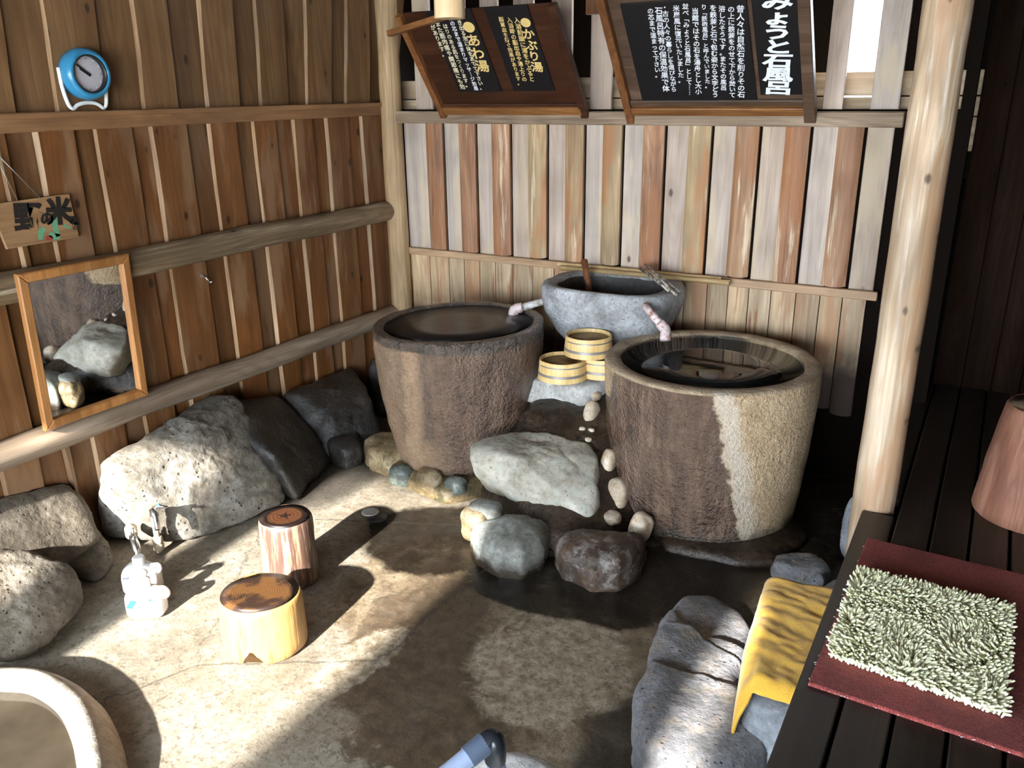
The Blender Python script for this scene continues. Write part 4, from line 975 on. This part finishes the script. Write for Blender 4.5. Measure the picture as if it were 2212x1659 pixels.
# mirror resting on the lower log
mx0 = XL + .118
q = [ax(33, 585, mx0), ax(280, 548, mx0), ax(310, 858, mx0), ax(92, 932, mx0)]
y0, y1 = (q[0].y + q[3].y) / 2, (q[1].y + q[2].y) / 2; z1, z0 = (q[0].z + q[1].z) / 2, (q[2].z + q[3].z) / 2
mt = thing('wall_mirror', 'mirror in an orange wooden frame standing on the lower log rail', 'mirror', (mx0, (y0 + y1) / 2, z0))
MT = Matrix.Translation(Vector((mx0 - .02, 0, z0))) @ Matrix.Rotation(radians(2.4), 4, 'Y') @ Matrix.Rotation(0, 4, 'Z') @ Matrix.Translation(Vector((-mx0 + .02, 0, -z0)))
FWd = .038
def mitre(a, b, c, d, depth=.026):
    """frame side: outer edge a-b, inner edge d-c, world"""
    bm = prism([Vector((mx0 - .02, *p)) for p in (a, b, c, d)], (1, 0, 0), depth, .005)
    for v in bm.verts: v.co = MT @ v.co
    return bm
O = [(y0, z0), (y1, z0), (y1, z1), (y0, z1)]; I = [(y0 + FWd, z0 + FWd), (y1 - FWd, z0 + FWd), (y1 - FWd, z1 - FWd), (y0 + FWd, z1 - FWd)]
for k, nm in enumerate(('bottom_rail', 'side_rail', 'top_rail', 'side_rail')):
    link(nm, mitre(O[k], O[(k + 1) % 4], I[(k + 1) % 4], I[k]), M['mirror_frame'], mt, smooth=False)
    bd = .010; J = [(I[k][0], I[k][1]), (I[(k + 1) % 4][0], I[(k + 1) % 4][1])]
link('glass', mitre(*[(a - .006 * (1 if a < (y0 + y1) / 2 else -1), b) for a, b in I], .008), M['mirror'], mt, smooth=False)

# painted wooden plaque on a string
px0 = XL + .030
q = [ax(-28, 442, px0), ax(146, 418, px0), ax(168, 512, px0), ax(12, 538, px0)]
pl = thing('painted_plaque', 'small wooden plaque with brushed black characters and green paint on the plank wall', 'plaque', q[3])
link('board', prism(q[::-1], (1, 0, 0), .012, .002), M['painted_board'], pl, smooth=False)
ux = (q[1] - q[0]); vx = (q[3] - q[0])
def on_pl(s_, t_, n=.0135): return q[0] + ux * s_ + vx * t_ + Vector((n, 0, 0))
def glyph(parent, ch, s_, t_, size, mat, bold=.03):
    cu = bpy.data.curves.new('lettering', 'FONT'); cu.body = ch; cu.align_x = 'CENTER'; cu.align_y = 'CENTER'; cu.size = size; cu.offset = bold * size; cu.resolution_u = 2; cu.extrude = .0006
    cu.materials.append(mat); o = bpy.data.objects.new('lettering', cu); COL.objects.link(o)
    Rm = Matrix(((0, 0, 1, 0), (1, 0, 0, 0), (0, 1, 0, 0), (0, 0, 0, 1))) @ Matrix.Rotation(radians(-6), 4, 'Z')
    p = on_pl(s_, t_); o.parent = parent; o.matrix_basis = Matrix.Translation(p - WL[parent.name]) @ Rm; WL[o.name] = p
    return o
glyph(pl, '野', .38, .42, .115, M['ink'], .045); glyph(pl, 'の', .60, .50, .06, M['ink'], .04); glyph(pl, '米', .78, .40, .11, M['ink'], .05)
for i, ch in enumerate(('湯', '宿')): glyph(pl, ch, .925, .62 + .14 * i, .034, M['ink'], .03)
def daub(pts, w, mat, nm='brush_stroke'):
    V = []; F = []; pts = [on_pl(a, b, .0130) for a, b in pts]
    for i, p in enumerate(pts):
        t_ = (pts[min(i + 1, len(pts) - 1)] - pts[max(i - 1, 0)]).normalized(); nn = Vector((0, -t_.z, t_.y)); ww = w * (1 - .35 * abs(2 * i / (len(pts) - 1) - 1))
        V += [p + nn * ww, p - nn * ww]
    F = [(2 * i, 2 * i + 1, 2 * i + 3, 2 * i + 2) for i in range(len(pts) - 1)]
    link(nm, (V, F), mat, pl, smooth=False)
daub([(.42, .92), (.47, .75), (.53, .68)], .013, M['green']); daub([(.56, .82), (.62, .92), (.68, .93)], .014, M['green']); daub([(.66, .92), (.66, .70), (.68, .58), (.74, .50)], .014, M['green']); daub([(.78, .68), (.84, .78)], .009, M['green']); daub([(.80, .16), (.86, .10)], .010, M['green'])
daub([(.50, .90), (.55, .93), (.58, .90)], .011, M['red'])
sk = on_pl(.55, -1.0, -.006)
link('string', tb([on_pl(.34, .02, .012), on_pl(.31, -1.15, -.006)], .0022, 6), M['steel_old'], pl)
link('string', tb([on_pl(.62, .02, .012), on_pl(.31, -1.15, -.006)], .0022, 6), M['steel_old'], pl)
# hook
h = ax(436, 598, XL + .012)
hk = thing('wall_hook', 'small metal hook screwed into the plank wall between the two log rails', 'hook', h)
link('plate', ydisc(h + Vector((.002, 0, .008)), [(.014, -.012), (.014, .001), (.010, .004), (0, .004)], 20), M['steel_old'], hk)
link('prong', tb(arc([h + Vector((.002, 0, .006)), h + Vector((.022, .002, .0)), h + Vector((.032, .008, -.016)), h + Vector((.026, .018, -.030)), h + Vector((.034, .03, -.024))], 4), .0045, 8), M['metal'], hk)

# ================================================================== things on the floor
# stools
def stool(nm, label, c, r, H, side, top, elong, ang, notch, seed):
    o = thing(nm, label, 'stool', (c[0], c[1], 0))
    def rd(a, z):
        k = 1 / math.sqrt((cos(a - ang) / elong) ** 2 + sin(a - ang) ** 2); k *= 1 + .03 * mn.noise(Vector((cos(a) * 1.5, sin(a) * 1.5, seed)))
        return k * (1.0 - .05 * (z / H))
    bm = lathe(dense([(r * .93, .0), (r * .98, .008), (r, .03), (r, H - .02), (r * .985, H - .006), (r * .95, H)], 8), (c[0], c[1], 0), 72, rd, .004, seed, 10.0)
    if notch:
        for v in bm.verts:
            lim = notch(v.co.x - c[0], v.co.y - c[1])
            if v.co.z < lim: v.co.z = lim
    link('log', bm, side, o, smooth=50, loc=(c[0], c[1], 0))
    link('seat', lathe(dense([(r * .945, 0), (r * .7, .001), (r * .35, .0015), (0, .0015)], 3), (c[0], c[1], H + .0005), 72, lambda a, z: rd(a, H)), top, o)
    return o
sA, HA = (-2.085, 1.765), .215; sB, HB = (-2.315, 2.135), .285
dirn = Vector((.30, -.95))                                            # the notch runs front to back
def notchA(x, y):
    s_ = abs(x * .90 + y * .42 - .005); return max(0.0, .070 - s_ * 1.5)
stool('log_stool', 'low wide log stool with a notched base and ringed dark-edged seat', sA, .140, HA, stool_side('stool_side_orange', (.46, .255, .085), (.16, .065, .022), .54, sA),
      stool_top('stool_top_rings', (*sA, HA), .14, (.105, .048, .017), (.020, .012, .010), .124, False), 1.10, radians(25), notchA, 3)
stool('log_stool', 'taller narrow log stool with dark bark and star-cracked seat', sB, .112, HB, stool_side('stool_side_bark', (.36, .23, .14), (.05, .022, .018), .43, sB),
      stool_top('stool_top_star', (*sB, HB), .11, (.070, .028, .013), (.010, .006, .005), .064, True), 1.02, 0, None, 9)
# two pump jugs of soap
def jug(label, c, w, d, H, rot, parts, arch=False):
    o = thing('soap_jug', label, 'bottle', c); c = Vector(c); Rz = Matrix.Translation(c) @ Matrix.Rotation(rot, 4, 'Z')
    bm = bmesh.new(); rings = []; n = 40
    prof = [(.92, 0), (.985, .006), (1, .02), (1, .45 * H), (.99, .62 * H), (.95, .72 * H), (.84, .82 * H), (.62, .91 * H), (.34, .97 * H), (.26, H)] if not arch else \
           [(.94, 0), (1, .01), (1, .5 * H), (.96, .66 * H), (.84, .82 * H), (.62, .93 * H), (.36, .985 * H), (.24, H)]
    for f, z in prof:
        ring = []
        for k in range(n):
            a = 2 * pi * k / n; cs, sn = cos(a), sin(a); s_ = (abs(cs) ** 4 + abs(sn) ** 4) ** -.25 if f > .5 else 1
            dd = d if f > .5 else min(d, w)
            ring.append(bm.verts.new(Rz @ Vector((cs * s_ * w * f, sn * s_ * (dd * (f if f > .5 else f * w / dd)), z))))
        rings.append(ring)
    for a, b in zip(rings, rings[1:]):
        for k in range(n): bm.faces.new((a[k], a[(k + 1) % n], b[(k + 1) % n], b[k]))
    bm.faces.new(rings[0][::-1]); bm.faces.new(rings[-1])
    link('body', bm, M['pump_white'], o, smooth=50)
    parts(o, Rz, w, d, H); return o
def parts1(o, Rz, w, d, H):
    T = lambda x, y, z: Rz @ Vector((x, y, z))
    link('collar', lathe([(.026, -.004), (.027, .0), (.027, .026), (.022, .030), (.016, .034)], T(0, 0, H), 24), M['white_plastic'], o, smooth=40)
    pm_ = link('pump', tb([T(0, 0, H + .02), T(0, 0, H + .048)], .008, 12), M['white_plastic'], o)
    bm = bmesh.new(); tube(bm, [T(.02, 0, H + .050), T(.008, 0, H + .054), T(-.02, 0, H + .056), T(-.045, 0, H + .050), T(-.066, 0, H + .036)], [.012, .017, .016, .010, .006], 12); link('nozzle', bm, M['white_plastic'], pm_)
    link('handle', tb(arc([T(w * .70, 0, H * .86), T(w * 1.02, 0, H * .90), T(w * 1.22, 0, H * .80), T(w * 1.20, 0, H * .66), T(w * .98, 0, H * .58)], 5), .011, 10), M['peach'], o, label='peach handle')
    for s_, t_ in ((-1, .0), (1, .0)):
        xa = -w * .80 if s_ < 0 else w * .42; xb = -w * .30 if s_ < 0 else w * .62
        V = [T(xa, -d - .0016, H * .40), T(xa + .024, -d - .0016, H * .36), T(xb + .010, -d * .985 - .0016, H * .66), T(xb - .014, -d * .985 - .0016, H * .68)] if s_ < 0 else \
            [T(xa, -d - .0012, H * .66), T(xa + .012, -d - .0012, H * .65), T(xb + .004, -d * .985 - .0012, H * .72), T(xb - .006, -d * .985 - .0012, H * .73)]
        link('label', prism(V, Rz.to_3x3() @ Vector((0, -1, 0)), .0012, 0), M['teal'], o, smooth=False)
def parts2(o, Rz, w, d, H):
    T = lambda x, y, z: Rz @ Vector((x, y, z))
    link('cap', lathe([(.024, -.004), (.025, 0), (.025, .022), (.020, .030), (0, .031)], T(0, 0, H), 24), M['white_plastic'], o, smooth=40)
    V = [T(-w * .72, -d - .001, H * .60), T(-w * .40, -d - .001, H * .60), T(-w * .36, -d - .001, H * .70), T(-w * .66, -d - .001, H * .70)]
    link('label', prism(V, Rz.to_3x3() @ Vector((0, -1, 0)), .0012, 0), M['violet'], o, smooth=False)
    link('handle', tb(arc([T(w * .6, 0, H * .9), T(w * .98, 0, H * .93), T(w * 1.05, 0, H * .80), T(w * .95, 0, H * .68)], 5), .010, 10), M['white_plastic'], o)
jb = az(306, 1330, 0)
jug('white pump jug with teal marks standing in the sun before the taps', (jb.x, jb.y + .03, 0), .073, .045, .120, radians(28), parts1)
jb2 = az(280, 1302, 0)
jug('second white jug with a violet mark, behind the pump jug', (jb2.x - .03, jb2.y + .09, 0), .076, .042, .125, radians(28), parts2, True)
# taps
def tap(label, base, r, tilt, mat, stem, head, spout, lever):
    o = thing('water_tap', label, 'tap', base)
    link('stand_pipe', tb(stem, .013, 14), M['beige_pipe'], o)
    return o
b = az(345, 1192, 0); hd = b + Vector((0, 0, .20))
o = thing('water_tap', 'chrome tap on a beige stand pipe, right one of the two beside the pitted boulder', 'tap', b)
pp = link('stand_pipe', tb([b, b + Vector((0, 0, .19))], .0125, 16), M['beige_pipe'], o)
link('coupling', lathe([(.019, 0), (.022, .004), (.022, .028), (.020, .032), (.022, .036), (.022, .058), (.018, .064)], b + Vector((0, 0, .012)), 20), M['beige_pipe'], pp, smooth=40)
link('valve', tb(arc([hd + Vector((0, 0, -.022)), hd + Vector((0, 0, .004)), hd + Vector((.018, -.012, .016)), hd + Vector((.040, -.020, .008)), hd + Vector((.058, -.030, -.020)), hd + Vector((.066, -.038, -.055))], 4), [.015] * 8 + [.016] * 6 + [.012] * 7, 14), M['metal'], o)
lv = link('lever', tb([hd + Vector((.016, -.010, .022)), hd + Vector((.040, .004, .034)), hd + Vector((.075, .022, .030))], [.010, .008, .005], 10), M['metal'], o)
link('marker', ydisc(hd + Vector((.045, .004, .040)), [(.006, -.004), (.006, .003), (0, .004)], 12), M['blue'], lv)
b = az(288, 1165, .10) + Vector((0, .0, 0)); 
o = thing('water_tap', 'chrome tap sticking out of the pitted boulder, left one of the two above the jugs', 'tap', b)
link('wall_plate', tb([b + Vector((-.060, .035, .02)), b + Vector((-.018, .008, .012))], [.026, .024], 20), M['beige_pipe'], o)
link('valve', tb(arc([b + Vector((-.02, .01, .012)), b + Vector((.008, -.004, .006)), b + Vector((.040, -.020, -.012)), b + Vector((.060, -.032, -.040)), b + Vector((.066, -.036, -.064))], 4), [.016] * 6 + [.017] * 5 + [.012] * 6, 14), M['metal'], o)
link('lever', tb([b + Vector((.018, -.008, .010)), b + Vector((.014, -.006, .040)), b + Vector((.020, -.004, .062))], [.011, .009, .006], 10), M['metal'], o)
# drain
dc = az(800, 1109, 0) + Vector((0, 0, .003))
dr = thing('drain_cover', 'small round perforated drain cover lifted beside its dark hole', 'drain', dc)
link('rim', lathe([(.040, .004), (.042, .004), (.038, .008), (.033, .006)], dc, 32, caps=False), M['drain_metal'], dr)
link('plate', lathe([(.034, .004), (.034, .0065), (0, .007)], dc, 24), M['black'], dr)
bm = bmesh.new()
for k in range(-3, 4):
    L = math.sqrt(max(0, .034 ** 2 - (k * .0095) ** 2))
    box(bm, dc + Vector((k * .0095 - .0022, -L, .006)), dc + Vector((k * .0095 + .0022, L, .0085)))
    box(bm, dc + Vector((-L, k * .0095 - .0022, .006)), dc + Vector((L, k * .0095 + .0022, .0085)))
link('grid', bm, M['drain_metal'], dr, smooth=False)
hc = az(815, 1121, 0) + Vector((0, 0, .0045))
link('hole', lathe([(.046, 0), (.046, .002), (0, .0021)], hc, 28), M['black'], dr)
# grey plastic pipe over a white stone rim, nearest the camera
e = az(1060, 1600, .60)
pv = thing('drain_pipe', 'blue-grey plastic pipe with a dark elbow at the bottom edge of the picture', 'pipe', e)
p0 = az(1052, 1602, .60); p1 = az(945, 1690, .56); dn = az(1070, 1640, .545); dn2 = az(1082, 1700, .45)
link('pipe', tb([p0.lerp(p1, .36), p0.lerp(p1, 1.6)], .0205, 20), M['pvc_grey'], pv, smooth=50)
link('sleeve', tb([p0.lerp(p1, .04), p0.lerp(p1, .40)], .0240, 20), M['pvc_mid'], pv, smooth=50)
link('elbow', tb(arc([p0.lerp(p1, .06), p0.lerp(e, .5) + Vector((.004, .004, .004)), e + Vector((.010, .002, -.006)), dn.lerp(e, .45) + Vector((.006, 0, 0)), dn], 6), .0235, 20), M['pvc_dark'], pv, smooth=50)
link('lower_pipe', tb([dn.lerp(e, .3), dn.lerp(dn2, 1.6)], .0195, 20), M['pvc_grey'], pv, smooth=50)
link('wire_clip', tb(arc([dn2 + Vector((-.024, -.01, .055)), dn2 + Vector((-.012, -.034, .045)), dn2 + Vector((.014, -.03, .050)), dn2 + Vector((.024, 0, .055))], 4), .0025, 8), M['steel_old'], pv)
R_('rock', star_rock([az(1000, 1650, .36), az(1055, 1606, .38), az(1120, 1598, .38), az(1185, 1614, .37), az(1222, 1650, .36), az(1220, 1790, .36), az(990, 1790, .36), (-.80, 1.32, 0), (-.45, 1.28, 0), (-.45, .95, 0), (-.85, .95, 0)], 81, 14, .006, 9, 5, .004, -.02), 'r_white', 'white rounded stone under the blue-grey plastic pipe')
# log stump on the deck
sc_ = Vector((.262, 3.22, ZD))
st = thing('log_stump', 'tapered reddish log stump standing on the dark deck', 'stump', sc_)
link('log', lathe(dense([(.18, 0), (.186, .012), (.183, .05), (.165, .20), (.148, .33), (.138, .40), (.132, .41)], 5), sc_, 56, lambda a, z: 1 + .02 * mn.noise(Vector((cos(a) * 2, sin(a) * 2, 3))), .004, 5, 9.0), M['stump'], st, smooth=50, loc=sc_)
link('top_face', lathe([(.131, 0), (.07, .001), (0, .001)], sc_ + Vector((0, 0, .4095)), 48), stool_top('stump_top', tuple(sc_ + Vector((0, 0, .41))), .13, (.16, .11, .07), (.03, .02, .014), .126, False), st)
# red doormat and shaggy bath mat
g = G('red_carpet'); x_ = g.sep(g.pos()); wv = g.math('MULTIPLY', g.math('SINE', g.math('MULTIPLY', x_[0], 900.0)), g.math('SINE', g.math('MULTIPLY', x_[1], 900.0)))
n_ = g.noise(g.pos(), 160.0, 3.0); n2_ = g.noise(g.pos(), 7.0, 3.0)
M['carpet'] = g.out(g.mix(1.0, g.ramp(n_, [(.3, (.13, .018, .016)), (.7, (.27, .050, .042))]), g.ramp(n2_, [(.3, .75), (.7, 1.15)]), 'MULTIPLY'), .95, g.bump(g.math('ADD', wv, g.math('MULTIPLY', n_, 2)), .5, .003))
mq = [(-.214, 2.745), (-.236, 1.895), (.60, 1.87), (.60, 2.73)]
rm = thing('floor_mat', 'dark red carpet mat on the deck under the shaggy mat', 'mat', (.15, 2.3, ZD))
link('carpet', prism([(x, y, ZD + .001) for x, y in mq], (0, 0, 1), .010, .003), M['carpet'], rm, smooth=False)
rr = random.Random(8); bm = bmesh.new()
for a, b in ((mq[0], mq[1]), (mq[1], mq[2])):
    for k in range(70):
        if rr.random() < .45: continue
        t_ = rr.random(); p = Vector((a[0] + (b[0] - a[0]) * t_, a[1] + (b[1] - a[1]) * t_, ZD + .004)); d = Vector((rr.uniform(-1, 1), rr.uniform(-1, 1), .1)).normalized() * rr.uniform(.004, .009)
        tube(bm, [p, p + d], .0008, 4)
o = link('frayed_thread', bm, M['white_plastic'], rm); o['kind'] = 'stuff'
rq = [(-.208, 2.485), (.205, 2.49), (.197, 1.985), (-.206, 2.02)]
rg = thing('bath_mat', 'pale green shaggy chenille bath mat on the red carpet', 'mat', (0, 2.25, ZD + .012))
M['pile_back'] = plain('mat_backing', (.22, .21, .12), .95)
M['pile'] = plain('chenille_pile', (.80, .80, .54), .9)
link('backing', prism([(x * .95, 2.25 + (y - 2.25) * .96, ZD + .012) for x, y in rq][::-1], (0, 0, 1), .004, 0), M['pile_back'], rg, smooth=False)
V = []; Fc = []; rr = random.Random(21)
nx, ny = 50, 60
for i in range(nx):
    for j in range(ny):
        s_, t_ = (i + rr.random()) / nx, (j + rr.random()) / ny
        A = Vector(rq[0]).lerp(Vector(rq[1]), s_); B = Vector(rq[3]).lerp(Vector(rq[2]), s_); p = A.lerp(B, t_)
        base = Vector((p.x, p.y, ZD + .016)); a = 2.2 * mn.noise(Vector((p.x * 5, p.y * 5, 1))) * pi + rr.uniform(-.7, .7)
        ln = rr.uniform(.022, .032); lean = rr.uniform(.5, 1.3)
        ex_, ey_ = (s_ - .5) * 2, (t_ - .5) * -2
        dv = Vector((cos(a) + 1.6 * ex_ * abs(ex_) ** 4, sin(a) + 1.6 * ey_ * abs(ey_) ** 4, 0)); dv = dv.normalized() * lean
        m1 = base + Vector((dv.x * .35, dv.y * .35, 1)).normalized() * ln * .5; m2 = m1 + Vector((dv.x, dv.y, .55)).normalized() * ln * .5
        r0 = rr.uniform(.0036, .0046); u = Vector((-dv.y, dv.x, 0)).normalized(); k0 = len(V)
        ax1 = (m2 - m1).normalized(); w = ax1.cross(u)
        for c, rad_ in ((base, r0), (m1, r0), (m2, r0 * .9), (m2 + ax1 * r0 * .8, r0 * .4)):
            V += [c + u * rad_, c + w * rad_, c - u * rad_, c - w * rad_]
        for q_ in range(3):
            for e_ in range(4):
                Fc.append((k0 + q_ * 4 + e_, k0 + q_ * 4 + (e_ + 1) % 4, k0 + q_ * 4 + 4 + (e_ + 1) % 4, k0 + q_ * 4 + 4 + e_))
        Fc.append((k0 + 12, k0 + 13, k0 + 14, k0 + 15))
me = bpy.data.meshes.new('pile'); me.from_pydata([v - Vector((0, 2.25, ZD + .012)) for v in V], [], Fc); me.materials.append(M['pile'])
for p in me.polygons: p.use_smooth = True
o = bpy.data.objects.new('pile', me); COL.objects.link(o); o.parent = rg; o['kind'] = 'stuff'
# yellow towel over the stone step
g = G('towel_cloth'); n_ = g.noise(g.pos(), 220.0, 2.0); n2_ = g.noise(g.pos(), 6.0, 4.0)
M['towel'] = g.out(g.ramp(n2_, [(.3, (.62, .34, .030)), (.7, (.80, .47, .055))]), .9, g.bump(n_, .5, .003), Sheen_Weight=.3)
nu, nv = 64, 56; Vt = []
TW = [(-.505, 2.585), (-.10, 2.62), (-.10, 2.03), (-.452, 2.035)]
for j in range(nv + 1):
    for i in range(nu + 1):
        a, b = i / nu, j / nv
        b2 = b * 1.04
        A = Vector(TW[0]).lerp(Vector(TW[1]), a); B = Vector(TW[3]).lerp(Vector(TW[2]), a); p = A + (B - A) * b2
        z = .306
        wr_ = .008 * mn.noise(Vector((p.x * 5, p.y * 26 + p.x * 8, 2))) + .009 * mn.noise(Vector((p.x * 4 + 3, p.y * 11 + p.x * 3, 5))) + .004 * mn.noise(Vector((p.x * 30, p.y * 50, 7)))
        z += wr_ + .008
        le_ = max(0, .12 - a) / .12                     # rolls over the left edge
        wr_ *= 1 - le_
        z -= 0
        if le_ > 0:
            th = le_ * 2.1; z -= .045 * (1 - cos(min(th, pi / 2))) + max(0, th - pi / 2) * .13; p = Vector((p.x + le_ * .049 - .045 * sin(min(th, pi / 2)), p.y))
        fe_ = max(0, b - .93) / .07
        if fe_ > 0: z -= .03 * fe_ ** 1.5
        co = max(0, (b - .70) / .30) * max(0, (.16 - a) / .16)    # the front left corner hangs down
        z -= .16 * co ** 1.2; p = Vector((p.x + .03 * co, p.y - .10 * co))
        Vt.append((p.x, p.y, z))
Ft = [(j * (nu + 1) + i, j * (nu + 1) + i + 1, (j + 1) * (nu + 1) + i + 1, (j + 1) * (nu + 1) + i) for j in range(nv) for i in range(nu)]
o = link('towel', (Vt, Ft), M['towel'], label='yellow towel draped over the blue-grey stone by the deck', cat='towel')
sm = o.modifiers.new('thick', 'SOLIDIFY'); sm.thickness = .008; sm.offset = 0

# lettering curves become plain meshes
bpy.context.view_layer.update()
dg = bpy.context.evaluated_depsgraph_get()
for o in [o for o in COL.objects if o.type == 'FONT']:
    me = bpy.data.meshes.new_from_object(o.evaluated_get(dg)); me.name = 'lettering'
    n = bpy.data.objects.new('lettering', me); COL.objects.link(n); n.parent = o.parent; n.matrix_basis = o.matrix_basis.copy()
    bpy.data.objects.remove(o)
